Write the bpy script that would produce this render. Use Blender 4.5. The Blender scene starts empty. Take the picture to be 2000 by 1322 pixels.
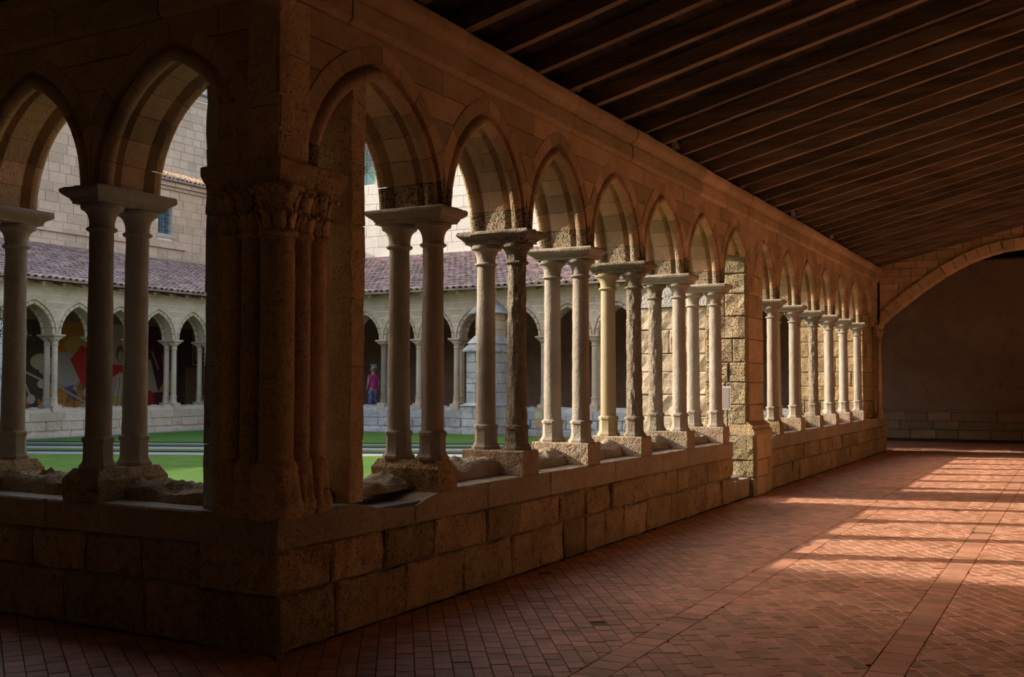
import bpy, bmesh, math, random
from mathutils import Vector, Matrix, noise
R = random.Random(7)
PI = math.pi
C = bpy.context.scene.collection
sc = bpy.context.scene

# ------------------------------------------------------------ camera, light, exposure
cam = bpy.data.objects.new('camera', bpy.data.cameras.new('camera')); C.objects.link(cam); sc.camera = cam
cam.location = (4.2, -4.83, 1.6)
cam.rotation_euler = (PI/2 + math.atan(89/2057), 0, math.radians(28.5))
cam.data.sensor_width = 36; cam.data.lens = 36*2057/2000
cam.data.clip_start = .05; cam.data.clip_end = 300

SUN_DIR = Vector((.964, .264, -.45)).normalized()
w = bpy.data.worlds.new('sky'); sc.world = w; w.use_nodes = True
nt = w.node_tree; bg = nt.nodes['Background']
sky = nt.nodes.new('ShaderNodeTexSky'); sky.sky_type = 'NISHITA'; sky.sun_disc = False
sky.sun_elevation = math.radians(24.5); sky.sun_rotation = math.radians(255); sky.air_density = 1.0; sky.dust_density = 2.5
wm = nt.nodes.new('ShaderNodeMix'); wm.data_type = 'RGBA'; wm.blend_type = 'MULTIPLY'; wm.inputs[0].default_value = 1; wm.inputs[7].default_value = (1.0, .88, .79, 1)
nt.links.new(sky.outputs[0], wm.inputs[6]); nt.links.new(wm.outputs[2], bg.inputs[0]); bg.inputs[1].default_value = 0.30
sun = bpy.data.objects.new('sun', bpy.data.lights.new('sun', 'SUN')); C.objects.link(sun)
sun.data.energy = 3.6; sun.data.angle = math.radians(.53); sun.data.color = (1, .90, .76)
sun.rotation_euler = SUN_DIR.to_track_quat('-Z', 'Y').to_euler(); sun.location = (-30, -8, 20)
sc.view_settings.view_transform = 'Standard'; sc.view_settings.look = 'None'
sc.view_settings.exposure = 0.9; sc.view_settings.gamma = 1; sc.view_settings.use_curve_mapping = False
sc.cycles.max_bounces = 8; sc.cycles.diffuse_bounces = 6; sc.cycles.glossy_bounces = 3
sc.cycles.use_denoising = True
sc.cycles.sample_clamp_indirect = 6

# ------------------------------------------------------------ materials
def nn(nt, t, **k):
    n = nt.nodes.new(t)
    for a, b in k.items(): setattr(n, a, b)
    return n
def stone(name, c1, c2, c3=None, scale=6., bump=.35, pit=0., rough=.9, var=.22, stain=.35, wood=False, attr=None, hoff=.0):
    """two tones mixed by noise, dark stains, per-object tint, pitted bump"""
    m = bpy.data.materials.new(name); m.use_nodes = True; nt = m.node_tree; L = nt.links.new
    b = nt.nodes['Principled BSDF']; b.inputs['Roughness'].default_value = rough
    b.inputs['Specular IOR Level'].default_value = .25
    g = nn(nt, 'ShaderNodeNewGeometry')
    vec = g.outputs['Position']
    if wood:
        tc = nn(nt, 'ShaderNodeTexCoord'); mp = nn(nt, 'ShaderNodeMapping'); mp.inputs['Scale'].default_value = wood
        L(tc.outputs['Object'], mp.inputs[0]); vec = mp.outputs[0]
    def noi(s, d=4, r=.6):
        n = nn(nt, 'ShaderNodeTexNoise'); n.inputs['Scale'].default_value = s; n.inputs['Detail'].default_value = d
        n.inputs['Roughness'].default_value = r; L(vec, n.inputs['Vector']); return n
    n1 = noi(scale*.35, 5); n2 = noi(scale*1.6, 5, .7); n3 = noi(scale*9, 3, .6)
    r1 = nn(nt, 'ShaderNodeValToRGB'); r1.color_ramp.elements[0].position = .36; r1.color_ramp.elements[1].position = .66
    L(n1.outputs[0], r1.inputs[0])
    mx = nn(nt, 'ShaderNodeMix', data_type='RGBA'); mx.inputs[6].default_value = (*c1, 1); mx.inputs[7].default_value = (*c2, 1)
    L(r1.outputs[0], mx.inputs[0])
    r2 = nn(nt, 'ShaderNodeValToRGB'); r2.color_ramp.elements[0].position = .52; r2.color_ramp.elements[1].position = .74
    L(n2.outputs[0], r2.inputs[0])
    ml = nn(nt, 'ShaderNodeMath', operation='MULTIPLY'); L(r2.outputs[0], ml.inputs[0]); ml.inputs[1].default_value = stain
    m2 = nn(nt, 'ShaderNodeMix', data_type='RGBA'); L(ml.outputs[0], m2.inputs[0]); L(mx.outputs[2], m2.inputs[6])
    m2.inputs[7].default_value = (*(c3 or [x*.35 for x in c1]), 1)
    col = m2.outputs[2]
    if attr:
        at = nn(nt, 'ShaderNodeAttribute'); at.attribute_name = attr
        rnd = at.outputs['Fac']
    else:
        oi = nn(nt, 'ShaderNodeObjectInfo'); rnd = oi.outputs['Random']
    mr = nn(nt, 'ShaderNodeMapRange'); L(rnd, mr.inputs[0]); mr.inputs[3].default_value = 1-var; mr.inputs[4].default_value = 1+var
    hs = nn(nt, 'ShaderNodeHueSaturation'); L(mr.outputs[0], hs.inputs['Value']); L(col, hs.inputs['Color'])
    mh = nn(nt, 'ShaderNodeMath', operation='MULTIPLY_ADD'); L(rnd, mh.inputs[0]); mh.inputs[1].default_value = -.014; mh.inputs[2].default_value = .504+hoff
    L(mh.outputs[0], hs.inputs['Hue'])
    L(hs.outputs[0], b.inputs['Base Color'])
    bp = nn(nt, 'ShaderNodeBump'); bp.inputs['Strength'].default_value = bump; bp.inputs['Distance'].default_value = .045
    h = nn(nt, 'ShaderNodeMath', operation='MULTIPLY_ADD'); L(n3.outputs[0], h.inputs[0]); h.inputs[1].default_value = .45; L(n2.outputs[0], h.inputs[2])
    ho = h.outputs[0]
    if pit:
        v = nn(nt, 'ShaderNodeTexVoronoi'); v.inputs['Scale'].default_value = scale*6; L(vec, v.inputs['Vector'])
        r3 = nn(nt, 'ShaderNodeValToRGB'); r3.color_ramp.elements[0].position = .05; r3.color_ramp.elements[1].position = .33
        L(v.outputs[0], r3.inputs[0])
        pm = nn(nt, 'ShaderNodeMath', operation='MULTIPLY_ADD'); L(r3.outputs[0], pm.inputs[0]); pm.inputs[1].default_value = pit; L(ho, pm.inputs[2]); ho = pm.outputs[0]
    L(ho, bp.inputs['Height']); L(bp.outputs[0], b.inputs['Normal'])
    return m
def flat(name, c, rough=.8, metal=0.):
    m = bpy.data.materials.new(name); m.use_nodes = True; nt = m.node_tree
    b = nt.nodes['Principled BSDF']; b.inputs['Roughness'].default_value = rough; b.inputs['Metallic'].default_value = metal
    n = nn(nt, 'ShaderNodeTexNoise'); n.inputs['Scale'].default_value = 14; n.inputs['Detail'].default_value = 3
    mx = nn(nt, 'ShaderNodeMix', data_type='RGBA'); mx.inputs[6].default_value = (*[x*.78 for x in c], 1); mx.inputs[7].default_value = (*[min(1, x*1.15) for x in c], 1)
    nt.links.new(n.outputs[0], mx.inputs[0]); nt.links.new(mx.outputs[2], b.inputs['Base Color'])
    return m
M_WALL = stone('arcade_limestone', (.46, .31, .165), (.56, .40, .235), scale=5, bump=.5, pit=.25)
M_PARA = stone('parapet_stone', (.40, .27, .125), (.53, .385, .20), (.10, .07, .04), scale=6, bump=.9, pit=.7, stain=.8, var=.26)
M_LEDGE = stone('ledge_stone', (.40, .30, .195), (.48, .375, .25), scale=5, bump=.7, pit=.5, var=.12)
M_MORTAR = stone('mortar', (.19, .15, .11), (.27, .22, .16), scale=8, bump=.5)
M_COL = stone('pale_column_stone', (.36, .31, .235), (.44, .385, .30), scale=7, bump=.35, pit=.15, var=.10, stain=.25)
M_COLY = stone('yellow_column_stone', (.42, .33, .185), (.47, .38, .235), scale=5, bump=.1, var=.05, stain=.1)
M_COLP = stone('pitted_column_stone', (.34, .28, .20), (.42, .355, .25), scale=9, bump=1., pit=1.2, var=.08, stain=.4)
M_PIER = stone('pier_stone', (.60, .41, .22), (.70, .51, .29), scale=6, bump=.8, pit=.6, stain=.45)
M_RUB = stone('rough_yellow_stone', (.42, .32, .165), (.50, .41, .25), (.24, .18, .09), scale=7, bump=1.2, pit=1.6, var=.15)
M_FAR = stone('far_arcade_stone', (.52, .41, .28), (.62, .51, .37), scale=4, bump=.4, pit=.2, var=.12)
M_FARJ = stone('pale_joint_mortar', (.78, .70, .57), (.84, .76, .63), scale=8, bump=.3, var=.05)
M_LICH = stone('lichened_grey_stone', (.40, .40, .37), (.58, .57, .53), (.13, .13, .12), scale=4, bump=.6, pit=.4, var=.16, stain=.75)
M_ASH = stone('building_ashlar', (.50, .385, .285), (.60, .475, .365), (.30, .235, .175), scale=2.5, bump=.5, pit=.2, var=.13, stain=.45)
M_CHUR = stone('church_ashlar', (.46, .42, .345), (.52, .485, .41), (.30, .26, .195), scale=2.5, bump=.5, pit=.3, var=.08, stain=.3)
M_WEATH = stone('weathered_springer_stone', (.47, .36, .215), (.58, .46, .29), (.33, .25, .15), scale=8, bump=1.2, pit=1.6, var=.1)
M_CHUL = stone('church_ashlar_painted_sunlit', (.60, .56, .475), (.66, .62, .54), (.42, .37, .28), scale=2.5, bump=.35, pit=.3, var=.07, stain=.3)  # lighter copy of the church ashlar, sunlight put into its colour
M_PLAST = stone('gallery_plaster', (.46, .31, .20), (.55, .39, .26), (.25, .16, .10), scale=2.2, bump=.5, pit=.2, var=.05, stain=.5)
M_BOUNCE = stone('pale_bounce_plaster', (.80, .64, .45), (.85, .70, .52), (.62, .47, .32), scale=2, bump=.3, var=.05)  # invented pale tone for unseen walls, bounces sunlight back into the walk
M_WOOD = stone('rafter_wood', (.15, .10, .062), (.31, .22, .14), (.055, .036, .022), wood=(.6, 9, 9), scale=3, bump=.5, var=.35, stain=.5, rough=.85)
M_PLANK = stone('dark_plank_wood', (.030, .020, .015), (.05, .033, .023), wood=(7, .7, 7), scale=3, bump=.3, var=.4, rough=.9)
M_TILE = stone('terracotta_floor_tile', (.56, .27, .155), (.66, .35, .22), (.28, .17, .12), scale=5, bump=.22, pit=.1, var=.22, stain=.6, rough=.48)
M_TILEA = stone('terracotta_floor_tiles', (.56, .27, .155), (.66, .35, .22), (.28, .17, .12), scale=5, bump=.22, pit=.1, var=.22, stain=.6, rough=.48, attr='rnd')
M_GROUT = stone('floor_mortar', (.16, .10, .07), (.26, .17, .12), scale=9, bump=.3)
M_ROOF = stone('old_roof_tile', (.27, .185, .165), (.42, .30, .26), (.13, .105, .10), scale=7, bump=.4, var=.3, stain=.6, attr='rnd')
M_ROOF1 = stone('old_roof_tile_single', (.33, .23, .19), (.50, .38, .30), (.16, .13, .11), scale=7, bump=.4, var=.3, stain=.5)
M_ROOFL = stone('pale_roof_tile', (.52, .36, .22), (.70, .54, .36), (.32, .24, .16), scale=5, bump=.4, var=.3, attr='rnd')
M_GRASS = stone('lawn_grass', (.07, .185, .018), (.12, .25, .03), (.05, .14, .016), scale=9, bump=1., var=.0, stain=.5)
M_GRAV = stone('white_gravel', (.50, .48, .47), (.68, .66, .64), (.30, .29, .28), scale=22, bump=1., pit=1., var=.0)
M_STEEL = flat('dark_steel', (.07, .075, .085), .5, .3)
M_LEAF = flat('leaf_green', (.05, .12, .03), .7)
M_IRON = flat('iron', (.03, .03, .032), .6, .5)
M_WHITE = flat('white_paint', (.75, .75, .72), .6)

# ------------------------------------------------------------ helpers
def tag(o, label=None, cat=None, group=None, kind=None):
    if label: o['label'] = label
    if cat: o['category'] = cat
    if group: o['group'] = group
    if kind: o['kind'] = kind
    return o
def empty(name, loc=(0, 0, 0), rz=0, **k):
    o = bpy.data.objects.new(name, None); C.objects.link(o); o.location = loc; o.rotation_euler = (0, 0, rz)
    o.empty_display_size = .1
    return tag(o, **k)
def mesh(name, V, F, mat, parent=None, smooth=False, recalc=True):
    me = bpy.data.meshes.new(name); me.from_pydata([tuple(v) for v in V], [], F)
    if recalc:
        bm = bmesh.new(); bm.from_mesh(me); bmesh.ops.recalc_face_normals(bm, faces=bm.faces); bm.to_mesh(me); bm.free()
    if smooth:
        for p in me.polygons: p.use_smooth = True
    for m in (mat if isinstance(mat, (list, tuple)) else [mat]): me.materials.append(m)
    o = bpy.data.objects.new(name, me); C.objects.link(o)
    if parent: o.parent = parent
    return o
def inst(name, src, parent=None, loc=None, rot=None, scl=None, mat=None):
    o = src.copy(); o.name = name
    o.parent = parent
    if loc is not None: o.location = loc
    if rot is not None: o.rotation_euler = rot
    if scl is not None: o.scale = scl
    C.objects.link(o)
    if mat: o.material_slots[0].link = 'OBJECT'; o.material_slots[0].material = mat
    return o
def box(x0, x1, y0, y1, z0, z1):
    V = [(x, y, z) for z in (z0, z1) for x, y in ((x0, y0), (x1, y0), (x1, y1), (x0, y1))]
    return V, [(0, 3, 2, 1), (4, 5, 6, 7), (0, 1, 5, 4), (1, 2, 6, 5), (2, 3, 7, 6), (3, 0, 4, 7)]
class MB:
    def __init__(s): s.V = []; s.F = []
    def add(s, V, F):
        n = len(s.V); s.V += [tuple(v) for v in V]; s.F += [tuple(i+n for i in f) for f in F]; return s
    def box(s, *a): return s.add(*box(*a))
    def tube(s, a, b, r, n=8, r2=None):
        a, b = Vector(a), Vector(b); d = (b-a).normalized(); u = d.orthogonal().normalized(); v = d.cross(u)
        V = []
        for p, q in ((a, r), (b, r2 or r)): V += [p+(u*math.cos(2*PI*i/n)+v*math.sin(2*PI*i/n))*q for i in range(n)]
        F = [(i, (i+1) % n, n+(i+1) % n, n+i) for i in range(n)]+[tuple(range(n))[::-1], tuple(range(n, 2*n))]
        return s.add(V, F)
    def lathe(s, prof, n=24, c=(0, 0, 0), poly=None, jit=0):
        V = []; k = len(prof)
        for j, (r, z) in enumerate(prof):
            for i in range(n):
                a = 2*PI*(i+.5)/n; q = r
                if jit: q += jit*noise.noise(Vector((math.cos(a)*3, math.sin(a)*3, z*9+jit*900)))
                V.append((c[0]+q*math.cos(a), c[1]+q*math.sin(a), c[2]+z))
        F = [(j*n+i, j*n+(i+1) % n, (j+1)*n+(i+1) % n, (j+1)*n+i) for j in range(k-1) for i in range(n)]
        F += [tuple(range(n))[::-1], tuple(range((k-1)*n, k*n))]
        return s.add(V, F)
    def obj(s, name, mat, parent=None, smooth=False, recalc=True): return mesh(name, s.V, s.F, mat, parent, smooth, recalc)
def sharp(o, ang=35):
    me = o.data; bm = bmesh.new(); bm.from_mesh(me)
    for e in bm.edges:
        if len(e.link_faces) == 2 and e.calc_face_angle(0) > math.radians(ang): e.smooth = False
    for f in bm.faces: f.smooth = True
    bm.to_mesh(me); bm.free(); return o

class Arc:
    """local frame of an arcade: u along it, g out towards the covered walk, z up"""
    def __init__(s, O, u, g): s.O, s.u, s.g = Vector((*O, 0)), Vector((*u, 0)), Vector((*g, 0)); s.rot = math.atan2(u[1], u[0])
    def __call__(s, u, g, z): p = s.O+s.u*u+s.g*g; return (p.x, p.y, z)

def block(A, u0, u1, z0, z1, g0, g1, name, mat, parent, rough=.008, ch=.012, both=False, topf=None, gap=.006):
    """one dressed stone with worn, slightly uneven faces and chamfered edges"""
    u0 += gap; u1 -= gap; z0 += gap*.6; z1 -= gap*.6
    nu = max(3, min(9, int((u1-u0)/.09)+2)); nz = max(3, min(7, int((z1-z0)/.09)+2))
    us = [u0]+[u0+ch+(u1-u0-2*ch)*i/(nu-2) for i in range(nu-1)]+[u1]
    zs = [z0]+[z0+ch+(z1-z0-2*ch)*i/(nz-2) for i in range(nz-1)]+[z1]
    sd = R.random()*50; dp = R.uniform(-.5, .5)*rough
    V = []; W, H = len(us), len(zs)
    for side in (1, 0):
        for j, z in enumerate(zs):
            for i, u in enumerate(us):
                edge = i in (0, W-1) or j in (0, H-1)
                rec = ch if edge else 0
                n = noise.noise(Vector((u*5+sd, z*5, sd)))*rough*1.3+noise.noise(Vector((u*14+sd, z*14, sd)))*rough*.8
                zz = z+(noise.noise(Vector((u*4, sd, 0)))*rough*.6 if edge else 0)
                if topf and side: zz = min(zz, topf(u))
                elif topf: zz = min(zz, topf(u)+.02)
                if side: g = g1-rec+n+dp
                else: g = g0+(rec-n if both else 0)
                V.append(A(u+(noise.noise(Vector((z*5, sd, 3)))*rough*.6 if i in (0, W-1) else 0), g, zz))
    F = []; N = W*H
    for s in (0, 1):
        for j in range(H-1):
            for i in range(W-1):
                a = s*N+j*W+i; F.append((a, a+1, a+1+W, a+W) if s == 0 else (a+W, a+1+W, a+1, a))
    per = [i for i in range(W)]+[j*W+W-1 for j in range(1, H)]+[(H-1)*W+i for i in range(W-2, -1, -1)]+[j*W for j in range(H-2, 0, -1)]
    for k in range(len(per)):
        a, b = per[k], per[(k+1) % len(per)]; F.append((b, a, a+N, b+N))
    return mesh(name, V, F, mat, parent, smooth=False)
# unit stone shared by distant masonry
def unit_stone():
    c = .012; V = []
    for g, cc in ((0, 0), (.94, 0), (1, c)):
        V += [(cc, g, cc), (1-cc, g, cc), (1-cc, g, 1-cc), (cc, g, 1-cc)]
    F = [(0, 1, 2, 3)]+[(k*4+i, k*4+(i+1) % 4, k*4+4+(i+1) % 4, k*4+4+i) for k in (0, 1) for i in range(4)]+[(8, 9, 10, 11)]
    return V, F
US = mesh('stone', *unit_stone(), M_ASH); US_me = US.data; bpy.data.objects.remove(US)
def ustone(name, A, u0, u1, z0, z1, g0, g1, mat, parent, gap=.008):
    """instance of the unit stone: local x->u, y->g, z->z"""
    o = bpy.data.objects.new(name, US_me); C.objects.link(o); o.parent = parent
    p = Vector(A(u0+gap, g0, z0+gap))
    X = Vector(A.u)*(u1-u0-2*gap); Y = Vector(A.g)*(g1-g0); Z = Vector((0, 0, z1-z0-2*gap))
    o.matrix_world = Matrix(((X.x, Y.x, Z.x, p.x), (X.y, Y.y, Z.y, p.y), (X.z, Y.z, Z.z, p.z), (0, 0, 0, 1)))
    o.material_slots[0].link = 'OBJECT'; o.material_slots[0].material = mat
    return o
def course(u0, u1, lo, hi, rnd=R):
    e = [u0]
    while e[-1] < u1-hi: e.append(e[-1]+rnd.uniform(lo, hi))
    if u1-e[-1] < lo*.7 and len(e) > 1: e[-1] = u1
    else: e.append(u1)
    return list(zip(e[:-1], e[1:]))

# ------------------------------------------------------------ arcade geometry
Z0 = 2.93; a_, c_ = .56, .263; R0 = a_+c_
RO = .235; CX = -.305
ROLL = [(.122, .255), (.114, .200), (.098, .188)]+[(.046+.046*math.cos(t), .208+.050*math.sin(t)) for t in [math.radians(x) for x in (8, 45, 80, 115, 150, 180, 220, 262)]]+[(.075, .140), (.062, .115), (.030, .098)]
PROF = [(RO, .255)]+ROLL+[(r, -g) for r, g in ROLL[::-1]]+[(RO, -.255)]
NV = 6
def voussoir(k, sgn, gq=.0025):
    V = []; t0, t1 = k/NV, (k+1)/NV
    n = len(PROF); rings = 4
    for q in range(rings):
        t = t0+(t1-t0)*q/(rings-1)
        for r, g in PROF:
            th = math.acos(c_/(R0+r))*t
            gp = gq*(1 if q == 0 else (-1 if q == rings-1 else 0))
            u = (R0+r)*math.cos(th)-c_-gp*math.sin(th); z = Z0+(R0+r)*math.sin(th)+gp*math.cos(th)
            wob = .006*noise.noise(Vector((k*3+q, r*20, g*9+sgn*5)))
            V.append((sgn*min(max(u, .002), .697), g+wob*(g > .2 or g < -.2), z))
    F = [tuple(range(n)), tuple(range((rings-1)*n, rings*n))[::-1]]
    for q in range(rings-1):
        for i in range(n): F.append((q*n+i, q*n+(i+1) % n, (q+1)*n+(i+1) % n, (q+1)*n+i))
    return V, F
VO = []
for k in range(NV):
    for s in (1, -1):
        o = mesh('voussoir', *voussoir(k, s), M_WALL); sharp(o, 40); VO.append(o.data); bpy.data.objects.remove(o)
VOF = []
for k in range(NV):
    for s in (1, -1):
        o = mesh('voussoir', *voussoir(k, s, .010), M_FAR); sharp(o, 40); VOF.append(o.data); bpy.data.objects.remove(o)
def ext(z):  # extrados half width at height z for unit arch
    d = (R0+RO)**2-(z-Z0)**2
    return math.sqrt(max(d, 0))-c_
ZT = 3.985
def prism(A, poly, g0, g1, name, mat, parent):
    n = len(poly); V = [A(u, g1, z) for u, z in poly]+[A(u, g0, z) for u, z in poly]
    F = [tuple(range(n)), tuple(range(n, 2*n))[::-1]]+[(i, (i+1) % n, n+(i+1) % n, n+i) for i in range(n)]
    return mesh(name, V, F, mat, parent)
def core_arch(mb, A, uc, s, h, g0, g1, zt, r=.12):
    """backing behind the joints: strip over one arch"""
    N = 14; pts = []
    for i in range(N+1):
        th = math.acos(c_/(R0+r))*i/N; pts.append((min(((R0+r)*math.cos(th)-c_)*s, h), Z0+(R0+r)*math.sin(th)))
    allp = [(uc+u, z) for u, z in pts]+[(uc-u, z) for u, z in pts[::-1][1:]]
    allp = [(uc+h, Z0)]+allp+[(uc-h, Z0)]
    for (ua, za), (ub, zb) in zip(allp[:-1], allp[1:]):
        if abs(ua-ub) < 1e-4: continue
        V = [A(ua, g1, za), A(ub, g1, zb), A(ub, g1, zt), A(ua, g1, zt), A(ua, g0, za), A(ub, g0, zb), A(ub, g0, zt), A(ua, g0, zt)]
        mb.add(V, [(0, 1, 2, 3), (7, 6, 5, 4), (0, 4, 5, 1), (3, 2, 6, 7)])
def arches(A, nodes, wall, mat, ua=None, ub=None, joint=M_MORTAR, jd=.12):
    """voussoirs, spandrel stones and backing between consecutive springing points"""
    mb = MB(); arc = []; JG = .006 if jd > .1 else .016
    for a, b in zip(nodes[:-1], nodes[1:]):
        uc, h = (a+b)/2, (b-a)/2; s = h/.7; arc.append((uc, s, h))
        core_arch(mb, A, uc, s, h, -.61+jd, -jd, 4.3)
        core_arch(mb, A, uc, s, h, -.395, -.215, 3.2 if False else 4.0, .042)
        p = A(uc, CX, 0)
        for vi, me in enumerate(VO if jd > .1 else VOF):
            o = bpy.data.objects.new('voussoir', me); C.objects.link(o); o.parent = wall
            o.location = p; o.rotation_euler = (0, 0, A.rot); o.scale = (s, 1, 1)
            o.material_slots[0].link = 'OBJECT'; o.material_slots[0].material = M_WEATH if (vi < 2 and mat is M_WALL and A.O.x == 0 and A.u.y > 0) else mat
    lv = [3.37, 3.60, 3.80, ZT]
    for i, nd in enumerate(nodes):
        L = arc[i-1] if i > 0 else None; Rr = arc[i] if i < len(arc) else None
        for z0, z1 in zip(lv[:-1], lv[1:]):
            zs = [z0+JG*.7+(z1-z0-JG*1.4)*q/3 for q in range(4)]
            lft = [(L[0]+ext(z)*L[1]+JG, z) for z in zs] if L else [(ua if ua is not None else nd-.2, z) for z in zs]
            rgt = [(Rr[0]-ext(z)*Rr[1]-JG, z) for z in zs] if Rr else [(ub if ub is not None else nd+.2, z) for z in zs]
            if lft[0][0] > rgt[0][0]-.01: lft[0] = rgt[0] = (nd, zs[0])
            wid = rgt[2][0]-lft[2][0]; cuts = []
            if wid > .8: m = nd+R.uniform(-.15, .15); cuts = [m]
            if not L or not Rr: cuts = [] if wid < .7 else cuts
            if cuts:
                m = cuts[0]
                prism(A, lft+[(m-JG/2, zs[-1]), (m-JG/2, zs[0])], -.56+R.uniform(-.004, .004), -.05+R.uniform(-.006, .006), 'spandrel_stone', mat, wall)
                prism(A, [(m+JG/2, zs[0]), (m+JG/2, zs[-1])]+rgt[::-1], -.56, -.05+R.uniform(-.006, .006), 'spandrel_stone', mat, wall)
            else:
                prism(A, lft+rgt[::-1], -.56+R.uniform(-.004, .004), -.05+R.uniform(-.006, .006), 'spandrel_stone', mat, wall)
    mb.obj('joint_mortar', joint, wall)
    # springer blocks beside end nodes
    for nd, e in ((nodes[0], ua), (nodes[-1], ub)):
        if e is None: continue
        x0, x1 = (min(nd, e), max(nd, e))
        for z0, z1 in ((Z0, 3.15), (3.15, 3.37)): block(A, x0, x1, z0, z1, -.56, -.05, 'spandrel_stone', mat, wall)
CORN = [(-.56, 3.985), (-.035, 3.985), (-.02, 4.0), (.0, 4.02), (.0, 4.145), (-.025, 4.165), (-.02, 4.18), (.03, 4.2), (.055, 4.23), (.065, 4.26), (.065, 4.315), (.05, 4.33), (-.62, 4.33), (-.62, 4.26), (-.60, 4.2), (-.575, 4.17), (-.56, 4.1)]
def cornice(A, u0, u1, wall, mat, m0=0, m1=0):
    for a, b in course(u0, u1, .65, 1.1):
        V = []; n = len(CORN); dj = R.uniform(-.007, .007)
        ring = [a+.003, (a*2+b)/3, (a+2*b)/3, b-.003]
        for q, u in enumerate(ring):
            for g, z in CORN:
                nz = noise.noise(Vector((u*6, g*9, z*20+A.rot)))*.008
                uu = u
                if q == 0 and a == u0: uu = u+m0*g
                if q == 3 and b == u1: uu = u+m1*g
                V.append(A(uu, g+nz+dj*(g > -.3), z+nz*.7))
        F = [tuple(range(n)), tuple(range(3*n, 4*n))[::-1]]+[(q*n+i, q*n+(i+1) % n, (q+1)*n+(i+1) % n, (q+1)*n+i) for q in range(3) for i in range(n)]
        mesh('cornice_stone', V, F, mat, wall)
def parapet(A, u0, u1, wall, mats, zl=.82, lv=(0, .34, .605), skip=None, scoop=None, both=False, lo=.38, hi=.8, base=0):
    V = box(0, 1, 0, 1, 0, 1)[0]
    mb = MB(); W = [A(u0+.03 if u == 0 else u1-.03, -.55 if v == 0 else -.03, 0 if z == 0 else zl-.06) for u, v, z in V]; mb.add(W, box(0, 1, 0, 1, 0, 1)[1])
    mb.obj('joint_mortar', M_MORTAR if not both else M_FARJ, wall)
    for z0, z1 in zip(lv, list(lv[1:])+[zl-.0]):
        top = z1 == zl
        rng = course(u0, u1, .75 if top else lo, 1.5 if top else hi)
        if top:
            for a, b in rng: block(A, a, b, z0, z1, -.62, .0, 'ledge_stone', mats[1], wall, .004, .012, both, topf=scoop, gap=.004)
        else:
            for a, b in rng:
                block(A, a, b, z0, z1, -.62 if (both or a < .66) else -.3, -.004+R.uniform(-.006, .006), 'stone', mats[0], wall, .019, .016, both, gap=.009)

# ---- column kit (origin on top of the plinth block, z = 1.03 above the walk)
ZP = 1.03
SH0, SH1 = .22, 1.61
def shaft_prof(r0=.087, r1=.079, n=30): return [(r0+(r1-r0)*i/n, SH0+(SH1-SH0)*i/n) for i in range(n+1)]
def build_parts(jit, name):
    d = {}
    s = MB().lathe(shaft_prof(n=90 if jit > .004 else 24), 36 if jit > .004 else 24, jit=jit)
    if jit > .004:
        s.V = [(x*(1+f), y*(1+f), z) for x, y, z in s.V for f in [-abs(noise.noise(Vector((x*40, y*40, z*22))))*jit*7*max(0, noise.noise(Vector((x*6+3, y*6, z*2.2)))+.25)]]
    d['shaft'] = s
    b = MB().lathe([(.128, 0), (.128, .022), (.118, .03), (.108, .045), (.102, .06), (.100, .165), (.104, .178), (.112, .185), (.112, .203), (.104, .212), (.088, .222)], 8, jit=jit*.5)
    d['base'] = b
    d['capital'] = MB().lathe([(.080, SH1), (.092, SH1+.006), (.104, SH1+.016), (.100, SH1+.027), (.084, SH1+.034), (.083, SH1+.06), (.087, SH1+.09), (.098, SH1+.12), (.117, SH1+.143), (.136, SH1+.152), (.141, SH1+.165), (.141, SH1+.180), (.130, SH1+.19)], 28, jit=jit*.8)
    out = {}
    for k, v in d.items():
        o = v.obj(k, M_COL, None, True); sharp(o, 28); out[k] = o.data; bpy.data.objects.remove(o)
    return out
KIT = {'smooth': build_parts(.0015, 'a'), 'worn': build_parts(.004, 'b'), 'pitted': build_parts(.012, 'c')}
CMAT = {'smooth': M_COL, 'worn': M_COL, 'pitted': M_COLP, 'yellow': M_COLY, 'far': M_FAR}
def column(A, u, g, kind, label, group=None, name='stone_column', mat=None):
    root = empty(name, A(u, g, ZP), A.rot+PI/8*0, label=label, cat='column', group=group, kind='thing')
    kit = KIT['smooth' if kind in ('yellow', 'far') else kind]
    for part in ('base', 'shaft', 'capital'):
        o = bpy.data.objects.new(part, kit[part]); C.objects.link(o); o.parent = root
        o.rotation_euler = (0, 0, R.choice([0, PI/2, PI, -PI/2]))
        if part != 'base': o.rotation_euler = (0, 0, R.uniform(0, 6.28))
        o.material_slots[0].link = 'OBJECT'; o.material_slots[0].material = mat or CMAT[kind]
    return root
IMP = [(.130, .295, 2.828), (.130, .295, 2.845), (.140, .305, 2.852), (.137, .302, 2.858), (.150, .315, 2.868), (.170, .335, 2.882), (.182, .347, 2.894), (.188, .353, 2.908), (.188, .353, 2.924), (.178, .343, 2.936)]
def impost_mesh(sd, jit):
    V = []; 
    for hu, hg, z in IMP:
        N = 40; 
        for i in range(N):
            t = i/N*4; k = int(t); f = (t-k)*2-1
            x, y = ((f, -1), (1, f), (-f, 1), (-1, -f))[k]
            n = noise.noise(Vector((x*3+sd, y*5, z*30)))*jit
            V.append((x*(hu+n), y*(hg+n), z+n*.4))
    n = 40; k = len(IMP)
    F = [(j*n+i, j*n+(i+1) % n, (j+1)*n+(i+1) % n, (j+1)*n+i) for j in range(k-1) for i in range(n)]+[tuple(range(n))[::-1], tuple(range((k-1)*n, k*n))]
    o = mesh('impost', V, F, M_COL); sharp(o, 30); me = o.data; bpy.data.objects.remove(o); return me
IMPS = [impost_mesh(1, .003), impost_mesh(5, .012), impost_mesh(9, .022)]
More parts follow.
